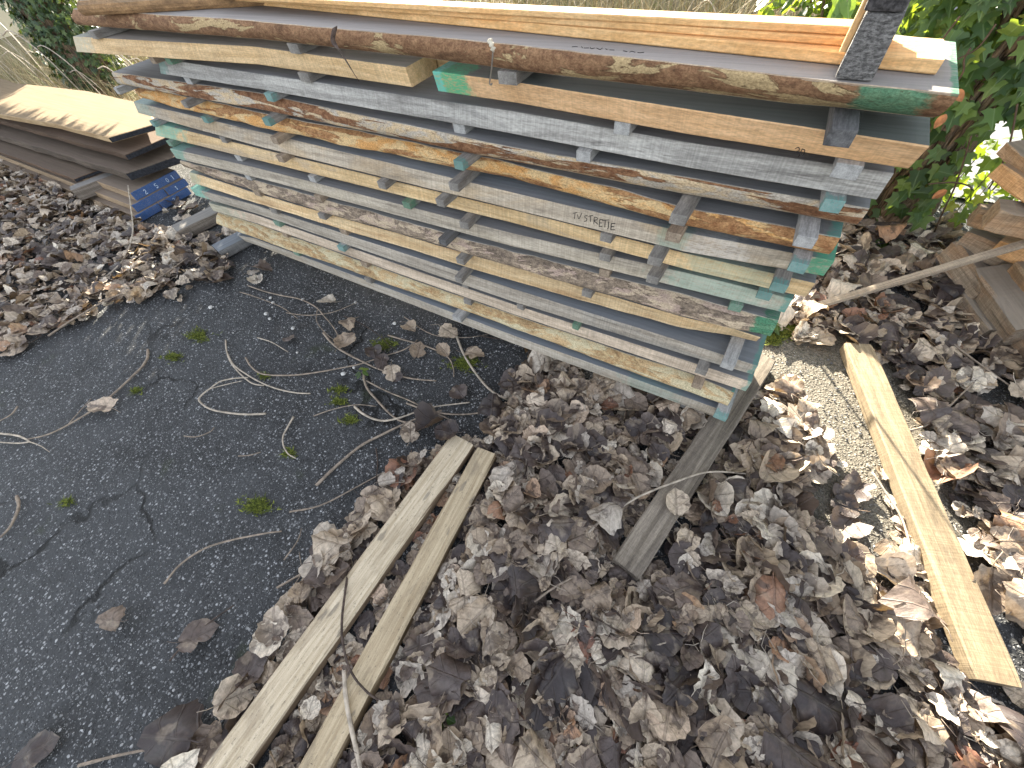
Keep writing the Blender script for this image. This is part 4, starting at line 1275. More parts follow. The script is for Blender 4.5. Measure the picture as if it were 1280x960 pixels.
twig([(443, 508), (452, 516), (465, 523), (480, 526), (497, 523), (515, 517), (540, 509), (587, 503)], .0055, .003, tw_l, 'pale twig bent like a bow above the loose boards')
twig([(395, 607), (420, 583), (450, 558), (480, 542), (510, 528), (530, 520), (552, 513)], .0065, .004, tw_m, 'long straight twig slanting up to the loose board ends')
twig([(508, 504), (530, 512), (555, 517), (580, 518), (605, 515), (622, 510)], .0045, .003, tw_m, 'thin twig between loose board ends and stack')
twig([(568, 410), (573, 427), (582, 447), (595, 467), (610, 485), (625, 495), (645, 502), (690, 504)], .006, .0045, tw_l, 'thick pale twig leading from the stack edge into the leaves')
twig([(485, 419), (505, 425), (530, 432), (550, 440), (562, 449), (567, 462), (567, 471)], .0045, .0025, tw_m, 'wavy twig below the stack with a hooked end')
twig([(205, 730), (225, 706), (255, 686), (290, 675), (330, 667), (352, 664)], .004, .003, tw_m, 'lonely slightly bent twig low on the left asphalt')
twig([(346, 735), (380, 716), (405, 706), (430, 690), (440, 668)], .004, .003, tw_m, 'twig along the litter rim left of the pale loose board', branches=[[(352, 760), (356, 745), (376, 718), (374, 690)]])
twig([(430, 680), (438, 655), (452, 634), (468, 614), (500, 590)], .007, .005, tw_d, 'dark stout twig leaning against the litter rim by the pale board')
twig([(362, 640), (400, 632), (440, 612), (480, 590)], .0035, .0025, tw_m, 'faint brown twig parallel to the slanting twig')
twig([(438, 700), (432, 735), (427, 780), (430, 812), (440, 842), (460, 866), (482, 880)], .0042, .003, tw_d, 'dark thin vine draped across both loose boards', z_at=[.03, .07, .075, .078, .074, .066, .05])
twig([(430, 838), (432, 870), (438, 905), (446, 940), (456, 985)], .0065, .006, tw_l, 'pale stick lying on the narrower loose board at the bottom', z_at=[.066, .066, .066, .066, .066])
twig([(98, 957), (140, 946), (180, 938), (215, 935)], .0045, .0028, tw_m, 'thin twig at the bottom left leading to the large tan leaf')
twig([(212, 826), (230, 806), (262, 778), (292, 757)], .003, .002, tw_d, 'dark leaf stalk twig beside the small folded leaf')
twig([(722, 682), (745, 656), (770, 638), (800, 620), (840, 604), (885, 590), (932, 592)], .0048, .003, tw_l, 'pale bent twig lying across the dark bearer board', z_at=[.05, .055, .06, .07, .085, .085, .06])
twig([(664, 838), (676, 818), (690, 800)], .006, .005, tw_l, 'short pale stick deep in the foreground leaves', lift=.055)
twig([(668, 752), (690, 736), (715, 722)], .004, .003, tw_m, 'short thin twig in the leaves left of the dark board tip', lift=.055)
twig([(712, 772), (735, 757), (760, 744)], .005, .004, tw_m, 'short brown twig in the leaves below the dark board tip', lift=.055)
twig([(1227, 566), (1231, 590), (1236, 615), (1234, 632)], .006, .005, tw_l, 'pale stick in the leaves on the far right')
twig([(1130, 540), (1160, 530), (1195, 500), (1225, 470)], .004, .003, tw_m, 'thin twig in the shaded leaves right of the sunlit plank', lift=.045)
twig([(1090, 590), (1110, 620), (1128, 650), (1140, 690)], .004, .003, tw_l, 'sunlit twig beside the ridged plank side', lift=.03)
twig([(1140, 400), (1175, 418), (1215, 448), (1262, 482)], .005, .003, tw_m, 'long twig in the leaves below the beam heap', lift=.05)
twig([(120, 352), (140, 340), (158, 318), (166, 290), (164, 262), (160, 232)], .006, .004, tw_l, 'bent pale branch rising against the blue board ends', z_at=[.03, .03, .05, .08, .14, .22])
twig([(60, 420), (95, 397), (140, 372), (190, 352), (235, 322)], .005, .003, tw_m, 'long twig on the left leaf litter', lift=.06)
twig([(610, 640), (640, 628), (655, 600), (690, 560)], .0035, .0025, tw_d, 'dark thin twig in the leaves right of the loose boards', lift=.05)
twig([(900, 660), (930, 700), (968, 718)], .004, .003, tw_d, 'dark twig in the foreground leaves right of the dark board', lift=.055)

for pp, lb in (([(300, 365), (322, 372), (352, 384), (372, 398)], 'hair thin twig beside the arched twig on the grit'),
               ([(430, 395), (450, 404), (475, 420), (490, 436)], 'thin brown twig between the pebbles and the little leaf heap'),
               ([(392, 520), (415, 512), (445, 506), (470, 508)], 'thin twig right of the bow shaped twig'),
               ([(230, 545), (245, 546), (262, 540), (268, 534)], 'tiny hooked twig below the looped twig'),
               ([(298, 570), (312, 569), (326, 565)], 'tiny straight twig low on the mid asphalt'),
               ([(600, 420), (632, 425), (670, 432), (700, 430)], 'brown twig lying parallel under the stack edge'),
               ([(505, 396), (540, 418), (580, 422), (610, 418)], 'thin twig tucked in front of the lowest plank'),
               ([(355, 700), (372, 676), (377, 660)], 'short upright looking twig beside the litter rim'),
               ([(470, 560), (472, 580), (470, 600)], 'short dark twig between the slanting twig and the pale board'),
               ([(640, 760), (680, 775), (730, 760), (770, 735)], 'long thin twig over leaves right of the narrower board'),
               ([(840, 720), (870, 745), (915, 752)], 'thin twig over the leaves below the dark board'),
               ([(1190, 555), (1215, 580), (1250, 598)], 'thin brown twig in the far right leaves')):
    twig(pp, .0028, .0018, tw_d if 'brown' in lb or 'dark' in lb else tw_m, lb, lift=.05 if 'leaves' in lb else .006)

# ------------------------------------------------------------------ pebbles and grit
pebm = plain('pale_pebble', (0.5, 0.49, 0.47), 0.8, 0.25, 60, 0.4)


def stone(r, seed, sub=2):
    bm = bmesh.new()
    bmesh.ops.create_icosphere(bm, subdivisions=sub, radius=r)
    for v in bm.verts:
        v.co *= 1 + 0.35 * mnoise.noise(v.co / r * 1.1 + Vector((seed, 0, 0)))
        v.co.z *= 0.7
    vs = [v.co.copy() for v in bm.verts]; bm.verts.index_update(); fs = [[v.index for v in f.verts] for f in bm.faces]
    bm.free()
    return vs, fs


PEB = [(263, 384, 5), (332, 392, 5), (337, 398, 4), (341, 378, 4), (366, 410, 5), (378, 374, 4), (429, 467, 6), (442, 459, 4), (444, 378, 4), (493, 404, 5), (371, 440, 3), (338, 372, 4), (1214, 666, 8), (284, 885, 6)]
PLB = ['white pebble near the left grit patch', 'white pebble in the small pebble cluster by the stack', 'lower pebble of the small cluster by the stack', 'pebble under the arched twig', 'lone white pebble left of the crossing twigs',
       'pebble at the foot of the arched twig', 'round grey pebble beside the sagging twig', 'small pebble just above the round grey pebble', 'pebble at the tip of the thin straight twig', 'white pebble close under the stack',
       'tiny pebble left of the crossing twigs', 'upper pebble in the small cluster', 'white pebble at the right side of the sunlit plank', 'white chip on the asphalt near the pale board']
for k, ((px, py, r), lb) in enumerate(zip(PEB, PLB)):
    p = pl(px, py, 2, 0.006); rr = r * 0.5 * proj(p)[2] / FPX
    v, f = stone(rr, k * 1.7)
    tag(mesh_obj('pebble', v, f, pebm, loc=(p[0], p[1], rr * 0.45), smooth=True), lb, 'pebble')
gr = NT('grit_stone')
gr_r = gr.n('ShaderNodeNewGeometry').outputs['Random Per Island']
gritm = gr.done(gr.ramp(gr_r, [(0, (0.05, 0.052, 0.058)), (0.5, (0.15, 0.152, 0.16)), (0.85, (0.32, 0.32, 0.33)), (1, (0.55, 0.54, 0.52))]), None, 0.8)
shapes = [stone(1.0, k * 3.3, 1) for k in range(6)]
parts_v, parts_f, base = [], [], 0
GRG = [(gp2([(280, 330), (330, 330), (620, 430), (700, 470), (560, 420), (420, 385), (360, 420), (300, 395), (240, 385)]), 1500), (gp2([(0, 450), (300, 390), (620, 440), (560, 560), (300, 880), (0, 980)]), 90),
       (gp2([(960, 440), (1040, 440), (1100, 500), (1150, 640), (1200, 820), (1100, 720), (1020, 600), (965, 480)]), 900)]
for P, dens in GRG:
    x0, x1 = min(p[0] for p in P), max(p[0] for p in P); y0, y1 = min(p[1] for p in P), max(p[1] for p in P)
    for _ in range(int(dens * (x1 - x0) * (y1 - y0))):
        x, y = random.uniform(x0, x1), random.uniform(y0, y1)
        if not in_poly(x, y, P): continue
        r = 0.0018 + 0.0045 * random.random() ** 3
        V, F = shapes[random.randrange(6)]
        a = random.uniform(0, 6.28); ca, sa = math.cos(a) * r, math.sin(a) * r
        parts_v += [(x + v.x * ca - v.y * sa, y + v.x * sa + v.y * ca, 0.001 + r * 0.4 + v.z * r) for v in V]
        parts_f += [tuple(i + base for i in f) for f in F]; base += len(V)
o = mesh_obj('grit', parts_v, parts_f, gritm)
tag(o, 'loose pale grit scattered on the asphalt by the stack and in the sun', 'grit', kind='stuff')

# ------------------------------------------------------------------ moss and seedlings
mk = NT('moss'); mr = mk.n('ShaderNodeNewGeometry').outputs['Random Per Island']
mossm = mk.done(mk.ramp(mr, [(0, (0.03, 0.038, 0.012)), (0.6, (0.11, 0.14, 0.022)), (1, (0.24, 0.26, 0.05))]), None, 0.9)
MOSS = [(248, 420, 22, 10, 260), (216, 446, 16, 7, 130), (480, 432, 22, 11, 200), (425, 487, 18, 6, 80), (424, 502, 14, 7, 110), (438, 525, 13, 7, 110), (322, 633, 22, 13, 300), (362, 566, 10, 7, 70), (580, 455, 26, 14, 230),
        (85, 628, 20, 9, 40), (985, 412, 28, 14, 900), (965, 425, 18, 8, 350), (330, 470, 8, 5, 50), (170, 488, 10, 5, 60), (1180, 330, 10, 8, 40)]
vs, fs = [], []
for (px, py, rx, ry, n) in MOSS:
    for _ in range(int(n * 1.3)):
        a = random.uniform(0, 6.28); q = min(1.2, abs(random.gauss(0, 0.42))) * (1.0 if mnoise.noise(Vector((a * 2, px, 0))) > -0.1 else 0.5)
        p = pl(px + math.cos(a) * rx * q, py + math.sin(a) * ry * q, 2, 0.0)
        for _b in range(3):
            h = random.uniform(0.003, 0.010); aa = random.uniform(0, 6.28); w = random.uniform(0.0022, 0.0045)
            dx, dy = math.cos(aa), math.sin(aa); lx, ly = random.gauss(0, 0.008), random.gauss(0, 0.008)
            x, y = p[0] + random.gauss(0, 0.004), p[1] + random.gauss(0, 0.004)
            b0 = len(vs)
            vs += [(x - dx * w, y - dy * w, 0.0), (x + dx * w, y + dy * w, 0.0), (x + lx + dx * w * .6, y + ly + dy * w * .6, h * .7), (x + lx * 1.6, y + ly * 1.6, h)]
            fs += [(b0, b0 + 1, b0 + 2), (b0, b0 + 2, b0 + 3)]
o = mesh_obj('moss', vs, fs, mossm)
tag(o, 'small cushions of green moss growing on the asphalt', 'moss', kind='stuff')


def lmat(name, stops, transl=0.35, rough=0.45):
    k = NT(name)
    r = k.n('ShaderNodeNewGeometry').outputs['Random Per Island']
    co = k.coord('UV')
    n = k.noise(co, 3.0, 4, 0.6)
    col = k.ramp(r, stops)
    col = k.mix(0.4, col, k.mix(n, (0.6, 0.6, 0.6), (1.4, 1.4, 1.4)), 'MULTIPLY')
    u, v, _ = k.sep(co)
    vein = k.mrange(k.math('ABSOLUTE', u), 0.03, 0.01)
    col = k.mix(k.math('MULTIPLY', vein, 0.35), col, (0.25, 0.32, 0.15))
    m = k.done(col, k.bump(n, 0.4, 0.01), rough)
    k.b.inputs['Specular IOR Level'].default_value = 0.4
    tr = k.n('ShaderNodeBsdfTranslucent'); k.l(k.mix(0.75, col, (0.42, 0.55, 0.03)), tr.inputs[0])
    ms = k.n('ShaderNodeMixShader'); ms.inputs[0].default_value = transl
    k.l(k.b.outputs[0], ms.inputs[1]); k.l(tr.outputs[0], ms.inputs[2]); k.l(ms.outputs[0], k.out.inputs[0])
    return m


ivym = lmat('ivy_leaf', [(0, (0.016, 0.04, 0.018)), (0.45, (0.045, 0.095, 0.03)), (0.8, (0.085, 0.155, 0.04)), (0.96, (0.16, 0.22, 0.05)), (1, (0.26, 0.25, 0.05))], 0.34)
ivyd = lmat('dark_ivy_leaf', [(0, (0.014, 0.034, 0.014)), (0.6, (0.03, 0.062, 0.022)), (1, (0.07, 0.11, 0.03))], 0.08)
# lobed ivy leaf: outline + centre, folded a little along the midrib
IV = [(0, 0.60), (0.10, 0.36), (0.16, 0.22), (0.42, 0.24), (0.27, 0.02), (0.30, -0.12), (0.40, -0.26), (0.18, -0.33), (0.05, -0.26),
      (-0.05, -0.26), (-0.18, -0.33), (-0.40, -0.26), (-0.30, -0.12), (-0.27, 0.02), (-0.42, 0.24), (-0.16, 0.22), (-0.10, 0.36)]
OV = [(0, 0.55), (0.13, 0.4), (0.24, 0.2), (0.28, 0.0), (0.22, -0.2), (0.08, -0.33), (0, -0.36), (-0.08, -0.33), (-0.22, -0.2), (-0.28, 0.0), (-0.24, 0.2), (-0.13, 0.4)]


def leaf_cloud(name, places, m, outline=IV, parent=None, loc=(0, 0, 0)):
    """places: (pos, size, outward normal, roll)"""
    vs, fs, uv = [], [], []
    L = Vector(loc)
    for (p, s, nrm, roll) in places:
        N = Vector(nrm).normalized()
        D = Vector((0, 0, -1)) - N * N.dot(Vector((0, 0, -1)))
        if D.length < 0.05: D = Vector((1, 0, 0))
        D.normalize(); X = D.cross(N)
        c, sn = math.cos(roll), math.sin(roll)
        Y2 = D * c + X * sn; X2 = X * c - D * sn
        b = len(vs)
        fl = random.uniform(-0.12, 0.4); cv = random.uniform(-0.35, 0.35)
        P = Vector(p) - L
        vs.append(P); uv.append((0, 0))
        for (x, y) in outline:
            z = -fl * abs(x) - cv * y * y
            vs.append(P + (X2 * x + Y2 * y + N * z) * s); uv.append((x, y))
        n = len(outline)
        fs += [(b, b + 1 + i, b + 1 + (i + 1) % n) for i in range(n)]
    return mesh_obj(name, vs, fs, m, loc=loc if parent is None else (0, 0, 0), parent=parent, uvs=uv)


def seedling(px, py, n, s, label):
    p = pl(px, py, 2, 0.02)
    r = empty('seedling', (p[0], p[1], 0.0))
    pc = []
    for i in range(n):
        a = 6.28 * i / n + random.uniform(-.3, .3)
        pc.append(((math.cos(a) * s * 0.5, math.sin(a) * s * 0.5, 0.03 + random.uniform(0, .015)), s, (math.cos(a) * 0.5, math.sin(a) * 0.5, 0.9), random.uniform(-.4, .4)))
    leaf_cloud('foliage', pc, ivym, OV, parent=r)
    v, f = tube([(0, 0, 0), (0.002, 0, 0.035)], 0.002, 5)
    mesh_obj('stem', v, f, tw_m, parent=r)
    tag(r, label, 'seedling')


seedling(453, 467, 5, 0.045, 'small green seedling at the twig crossing')
seedling(662, 500, 5, 0.06, 'small green seedling among leaves below the stack')
seedling(557, 896, 4, 0.05, 'small green sprout in the foreground leaves right of the loose boards')
seedling(1020, 300, 6, 0.07, 'green sprout on the leaves behind the green painted plank end')
seedling(1100, 305, 6, 0.08, 'green sprout at the foot of the ivy trunk')
seedling(965, 410, 7, 0.06, 'sunlit green weed next to the right end of the stack')

# ------------------------------------------------------------------ ivy covered tree on the right
def fibre_bark():
    k = NT('fibrous_bark')
    co = k.coord()
    n = k.noise(k.mapping(co, (45, 45, 5)), 1, 7, 0.7, 0.8)
    c = k.mix(k.mrange(n, 0.3, 0.7), (0.05, 0.036, 0.026), (0.30, 0.22, 0.15))
    return k.done(c, k.bump(n, 1.0, 0.03), 0.9)


fb = fibre_bark()


def limb_tree(name, base, path, radii, label, parent_cat='tree', group=None):
    r = empty(name, base)
    v, f = tube([Vector(p) for p in smooth_path(path, 6)], list(np.interp(np.linspace(0, 1, len(smooth_path(path, 6))), np.linspace(0, 1, len(radii)), radii)), 14, 0.10)
    mesh_obj('trunk', v, f, fb, parent=r, smooth=True)
    tag(r, label, parent_cat, group)
    return r


T0 = Vector((0.62, 2.10, 0.0))
ivt = limb_tree('ivy_tree', T0, [(0.0, 0, -0.05), (-0.03, 0, 0.4), (-0.07, 0.02, 1.0), (-0.05, 0.05, 2.0), (0.05, 0.1, 3.4)], [0.17, 0.13, 0.12, 0.11, 0.08],
                'tree trunk thickly wrapped in dark green ivy beside the stack')
# aerial ivy stems clinging to the trunk
parts = []
for k in range(16):
    a = random.uniform(2.6, 6.2)
    pts = []
    for q in range(9):
        z = q * 0.22
        aa = a + 0.35 * math.sin(q * 0.8 + k)
        rr = 0.125 + 0.015 * random.random()
        pts.append((-0.03 - 0.02 * z + math.cos(aa) * rr, math.sin(aa) * rr, z))
    parts.append(tube(smooth_path(pts, 3), random.uniform(0.008, 0.02), 6, 0.15))
for V, F in parts: mesh_obj('ivy_stem', V, F, fb, parent=ivt, smooth=True)
pc = []
tries = 0
while len(pc) < 7000 and tries < 400000:
    tries += 1
    x = random.uniform(-0.42, 2.4); z = random.uniform(0.05, 3.2); y = 1.86 + abs(random.gauss(0, 0.22)) + (0.12 if x < 0.2 else 0)
    pr = 1.0
    if z > 1.4: pr = 0.75
    if x < 0.30: pr *= 1.3 if z < 1.9 else 0.4
    if x < 0.06 and 0.90 < z < 1.22: continue
    if 0.30 < x < 0.47 and z < 0.62: pr *= 0.10          # bare trunk shows here
    if 0.47 < x < 0.60 and z < 0.75: pr *= 0.45
    if x > 0.68 and z < 0.62: pr *= 0.13 if x < 1.05 else 0.6
    if z > 1.5 and x > 0.2: pr *= 0.6
    if mnoise.noise(Vector((x * 4.5, z * 4.5, 2))) < -0.25: pr *= 0.35
    if random.random() > pr: continue
    s = random.uniform(0.07, 0.13)
    nrm = (random.gauss(-0.15, 0.45), -1.0 + random.gauss(0, 0.35), random.gauss(0.45, 0.4))
    pc.append(((x - T0.x, y - T0.y, z), s, nrm, random.gauss(0, 0.5)))
leaf_cloud('foliage', pc, ivym, IV, parent=ivt)
# hanging shoots
parts = []
SH = [[(1214, 170), (1205, 200), (1193, 235), (1180, 262), (1168, 290)], [(1272, 130), (1262, 180), (1248, 215), (1236, 236)], [(1213, 60), (1205, 75), (1204, 90), (1190, 110)], [(1245, 30), (1222, 60), (1195, 75)],
      [(1160, 230), (1190, 228), (1210, 232), (1216, 238)], [(1200, 20), (1175, 55), (1165, 80)]]
for s in SH:
    pts = [pl(a, b, 1, 1.80 + 0.02 * i) for i, (a, b) in enumerate(s)]
    parts.append(tube([Vector(p) - T0 for p in smooth_path(pts, 4)], 0.004, 6, 0.1))
vbm = plain('ivy_vine_bark', (0.09, 0.06, 0.04), 0.8)
for V, F in parts: mesh_obj('vine', V, F, vbm, parent=ivt, smooth=True)
# brown dead leaves caught in the ivy
dead = plain('dead_ivy_leaf', (0.30, 0.13, 0.055), 0.75, 0.4, 25, 0.4)
pc = []
for (px, py) in ((1198, 118), (1177, 150), (1176, 242)):
    p = pl(px, py, 1, 1.74)
    pc.append((Vector(p) - T0, 0.07, (0, -1, 0.4), random.uniform(-1, 1)))
for q in pc: leaf_cloud('dead_leaf', [q], dead, OV, parent=ivt)
# single light green shoot behind the fresh boards
SP = Vector(pl(1045, 25, 1, 1.35)); SP0 = Vector((SP.x, SP.y, 0.0))
r = empty('ivy_shoot', SP0)
pc = [(Vector(pl(a, b, 1, 1.35)) - SP0, 0.095, (0.1, -1, 0.5), random.gauss(0, 0.6)) for a, b in ((1050, 4), (1046, 14), (1056, 18), (1043, 22), (1052, 10), (1060, 6), (1050, -12), (1062, -20))]
leaf_cloud('foliage', pc, lmat('young_ivy_leaf', [(0, (0.06, 0.13, 0.03)), (1, (0.11, 0.20, 0.04))], 0.2), OV, parent=r)
v, f = tube([(0, 0, 0), (0.05, 0, 0.5), (0.0, 0, SP.z), (0.03, 0.02, SP.z + 0.2)], [0.008, 0.006, 0.004, 0.003], 6)
mesh_obj('stem', v, f, tw_m, parent=r)
tag(r, 'light green ivy shoot peeping over the fresh boards left of the rough block', 'plant')
# sunlit low weeds beyond the trunk
pc = []
W0 = Vector((0.95, 2.45, 0))
for _ in range(170):
    x, y = random.uniform(-0.3, 0.7), random.uniform(-0.35, 0.25)
    z = random.uniform(0.02, 0.34) * (1 - 0.4 * abs(x))
    pc.append(((x, y, z), random.uniform(0.05, 0.11), (random.gauss(0, .5), random.gauss(-.4, .5), 0.8), random.uniform(-3, 3)))
r = empty('ground_ivy', W0)
leaf_cloud('foliage', pc, lmat('bright_weed_leaf', [(0, (0.06, 0.13, 0.02)), (0.7, (0.10, 0.17, 0.03)), (1, (0.22, 0.22, 0.04))], 0.4), IV, parent=r)
for p in pc[::8]:
    V, F = tube([(p[0][0], p[0][1], 0), (p[0][0] * 0.97, p[0][1], p[0][2])], 0.003, 4); mesh_obj('stem', V, F, tw_m, parent=r)
tag(r, 'sunlit yellow green ivy weeds on the ground right of the ivy trunk', 'plant')

# ------------------------------------------------------------------ left ivy tree, with added shade boughs above the picture
T1 = Vector((-8.95, 1.72, 0.0))
lt = limb_tree('ivy_tree', T1, [(0.1, 0, -0.05), (0.0, 0, 0.7), (-0.05, 0.1, 1.6), (0.1, 0.5, 2.8), (0.4, 1.2, 4.2)], [0.30, 0.25, 0.24, 0.2, 0.1],
               'dark ivy clad tree trunk rising behind the left board pile')
pc = []
for _ in range(5600):
    z = random.uniform(0.1, 2.4)
    a = random.uniform(0, 6.28); rr = 0.36 + 0.06 * random.gauss(0, 1) + 0.1 * mnoise.noise(Vector((a * 2, z * 3, 0)))
    pc.append(((math.cos(a) * rr - 0.05 * z, math.sin(a) * rr + 0.08 * z, z), random.uniform(0.05, 0.095), (math.cos(a) + random.gauss(0, .4), math.sin(a) + random.gauss(0, .4), 0.35 + random.gauss(0, .3)), random.gauss(0, .6)))
leaf_cloud('foliage', pc, ivyd, IV, parent=lt)
parts = []
for k in range(7):
    a = 0.9 * k; R_b = random.uniform(1.4, 2.6)
    parts.append(tube(smooth_path([(0.2, 0.8, 2.4 + 0.15 * k), (0.2 + math.cos(a) * R_b * 0.5, 1.5 + math.sin(a) * R_b * 0.5, 2.9 + 0.1 * k), (0.3 + math.cos(a) * R_b, 2.1 + math.sin(a) * R_b, 3.3 + 0.15 * k)], 4), [0.09] * 3 + [0.06] * 3 + [0.03] * 6, 7, 0.1))
for V, F in parts: mesh_obj('limb', V, F, fb, parent=lt, smooth=True)
pc = []
while len(pc) < 6500:
    # added boughs shade the asphalt; underside follows the sun to spare the pile
    yw = random.uniform(1.9, 4.8); qw = random.uniform(-7.3, -2.2)
    xw = (qw - 0.563 * yw) / 0.826
    zw = 0.525 + yw * 0.417 + 1.8 * random.random() ** 1.3
    zw += 0.03 * mnoise.noise(Vector((xw * 2, yw * 2, 0)))
    q = Vector((xw, yw, zw)) - T1
    pc.append((q, random.uniform(0.18, 0.30), (random.gauss(0, 1), random.gauss(0, 1), 0.6 + random.gauss(0, .6)), random.uniform(-3, 3)))
leaf_cloud('shade_crown', pc, ivym, IV, parent=lt)

# ------------------------------------------------------------------ leafy masses added behind the stack to block the sun
def shade_shrub(base, rx, ry, h, n, label, m, s0=0.06, s1=0.11):
    r = empty('shade_shrub', base)
    pc = []
    while len(pc) < n:
        x, y = random.uniform(-1, 1), random.uniform(-1, 1)
        if x * x + y * y > 1: continue
        z = random.uniform(0.02, 1.0)
        if (x * x + y * y) * 0.7 + max(0, z - 0.75) * 1.6 > 0.95 + 0.2 * mnoise.noise(Vector((x * 3, y * 3, z * 3))): continue
        pc.append(((x * rx, y * ry, z * h), random.uniform(s0, s1), (x + random.gauss(0, .5), y + random.gauss(0, .5), 0.5 + random.gauss(0, .4)), random.uniform(-1.5, 1.5)))
    leaf_cloud('foliage', pc, m, OV, parent=r)
    for k in range(14):
        a = 6.28 * k / 14
        V, F = tube(smooth_path([(0.05 * math.cos(a), 0.05 * math.sin(a), 0), (rx * 0.4 * math.cos(a), ry * 0.4 * math.sin(a), h * 0.5), (rx * 0.75 * math.cos(a), ry * 0.75 * math.sin(a), h * 0.85)], 4), [0.012] * 4 + [0.008] * 5, 5)
        mesh_obj('stem', V, F, fb, parent=r)
    return tag(r, label, 'shade_shrub')


shade_shrub((-4.85, 1.72, 0), 0.74, 0.45, 1.25, 2700, 'leafy shade mass added in the gap between the stack and the left pile', ivym)
shade_shrub((-0.08, 2.74, 0), 0.62, 0.32, 1.35, 2200, 'leafy shade mass added behind the ivy trunk and the stack end', ivym)

# ------------------------------------------------------------------ dry grass, weeds, stems
gm = NT('dry_grass_blade'); gr_ = gm.n('ShaderNodeNewGeometry').outputs['Random Per Island']
dgm = gm.done(gm.ramp(gr_, [(0, (0.17, 0.13, 0.07)), (0.45, (0.36, 0.29, 0.17)), (0.8, (0.52, 0.45, 0.30)), (0.93, (0.13, 0.17, 0.05)), (1, (0.2, 0.22, 0.06))]), None, 0.8)


def blades(name, areas, m, label):
    vs, fs = [], []
    for (x0, x1, y0, y1, n, h0, h1, lean) in areas:
        for _ in range(n):
            x, y = random.uniform(x0, x1), random.uniform(y0, y1)
            h = random.uniform(h0, h1); a = random.uniform(0, 6.28); ln = abs(random.gauss(0, lean)) * h
            w = random.uniform(0.0025, 0.006); b = random.uniform(0, 6.28)
            dx, dy = math.cos(b) * w, math.sin(b) * w
            o = len(vs)
            for t in (0, 0.4, 0.75, 1.0):
                k = t * t * ln
                ww = (1 - t * 0.85)
                cx, cy, cz = x + math.cos(a) * k, y + math.sin(a) * k, h * t * (1 - 0.25 * t * min(1, ln / h))
                vs += [(cx - dx * ww, cy - dy * ww, cz), (cx + dx * ww, cy + dy * ww, cz)]
            fs += [(o, o + 1, o + 3, o + 2), (o + 2, o + 3, o + 5, o + 4), (o + 4, o + 5, o + 7, o + 6)]
    o = mesh_obj(name, vs, fs, m)
    return tag(o, label, 'dry grass', kind='stuff')


blades('dry_grass', [(-13, -6.2, 1.2, 3.4, 3200, 0.15, 0.6, 0.7), (-8.0, -3.5, 2.0, 4.6, 3200, 0.08, 0.30, 0.8), (-9.0, 0.0, 4.2, 8.0, 6500, 0.2, 0.7, 0.7), (-4.5, -0.6, 2.2, 4.2, 1500, 0.1, 0.4, 0.8)], dgm,
       'pale dry grass and dead stalks behind the stack and the left pile')
pc = []
for _ in range(230):
    x, y = random.uniform(-3.4, 1.2), random.uniform(0.0, 1.4)
    pc.append(((x, y, random.uniform(0.02, 0.26)), random.uniform(0.05, 0.10), (random.gauss(0, .5), random.gauss(-.2, .5), 0.9), random.uniform(-3, 3)))
r = empty('bramble', (-8.3, 1.85, 0))
leaf_cloud('foliage', pc, lmat('bramble_leaf', [(0, (0.10, 0.15, 0.03)), (0.5, (0.24, 0.27, 0.06)), (0.8, (0.40, 0.37, 0.12)), (1, (0.42, 0.32, 0.16))], 0.45), OV, parent=r)
parts = []
for k in range(46):
    x, y = random.uniform(-3.2, 2.2), random.uniform(-0.6, 1.2)
    a = random.uniform(2.2, 4.0); L = random.uniform(0.5, 1.1)
    parts.append(tube(smooth_path([(x, y, 0), (x + math.cos(a) * L * .25, y + math.sin(a) * L * .1, L * .5), (x + math.cos(a) * L * .65, y + math.sin(a) * L * .2, L * .75), (x + math.cos(a) * L * 1.1, y + math.sin(a) * L * .3, L * 0.7)], 4), random.uniform(0.004, 0.008), 5, 0.1))
for V, F in parts: mesh_obj('stem', V, F, tw_l, parent=r, smooth=True)
tag(r, 'tangle of pale bramble stems and yellowing leaves behind the left pile', 'bush')
parts = []
for k in range(60):
    x, y = random.uniform(-2.6, 3.4), random.uniform(-1.0, 1.4)
    a = random.uniform(0, 6.28); L = random.uniform(0.5, 1.2)
    parts.append(tube(smooth_path([(x, y, 0), (x + math.cos(a) * L * .2, y + math.sin(a) * L * .2, L * .55), (x + math.cos(a) * L * .6, y + math.sin(a) * L * .5, L * .8), (x + math.cos(a) * L, y + math.sin(a) * L * .9, L * .6)], 4), random.uniform(0.004, 0.009), 5, 0.1))
r = empty('dead_weed', (-3.6, 5.6, 0))
for V, F in parts: mesh_obj('stem', V, F, tw_l, parent=r, smooth=True)
tag(r, 'tangled pale dead weed stems standing beyond the back of the stack', 'weeds')

# ------------------------------------------------------------------ fence and house in the background
fm = wood('grey_green_fence_wood', (0.11, 0.135, 0.125), (0.19, 0.22, 0.205), 151, axis=2, dark_amt=0.3)
fn = empty('board_fence', (-1.5, 8.6, 0))
bs = []
for k in range(52):
    v, f = box_verts(0.138, 0.02, 1.35, 0.003)
    bs.append(([(p[0] - 4.6 + k * 0.143, p[1] + random.uniform(-.002, .002), p[2] + 0.03) for p in v], f))
V, F = merge(bs); mesh_obj('board_panel', V, F, fm, parent=fn)
for k in range(4):
    v, f = box_verts(0.09, 0.09, 1.42, 0.004)
    mesh_obj('post', [(p[0] - 4.5 + k * 2.4, p[1] + 0.06, p[2]) for p in v], f, fm, parent=fn)
tag(fn, 'grey green upright board fence far behind the stack', 'fence')
hs = empty('house', (-19, 7, 0))
wallm = plain('cream_render', (0.62, 0.55, 0.40), 0.9, 0.06, 3, 0.1)
whitem = plain('white_render', (0.74, 0.76, 0.80), 0.85, 0.05, 3, 0.1)
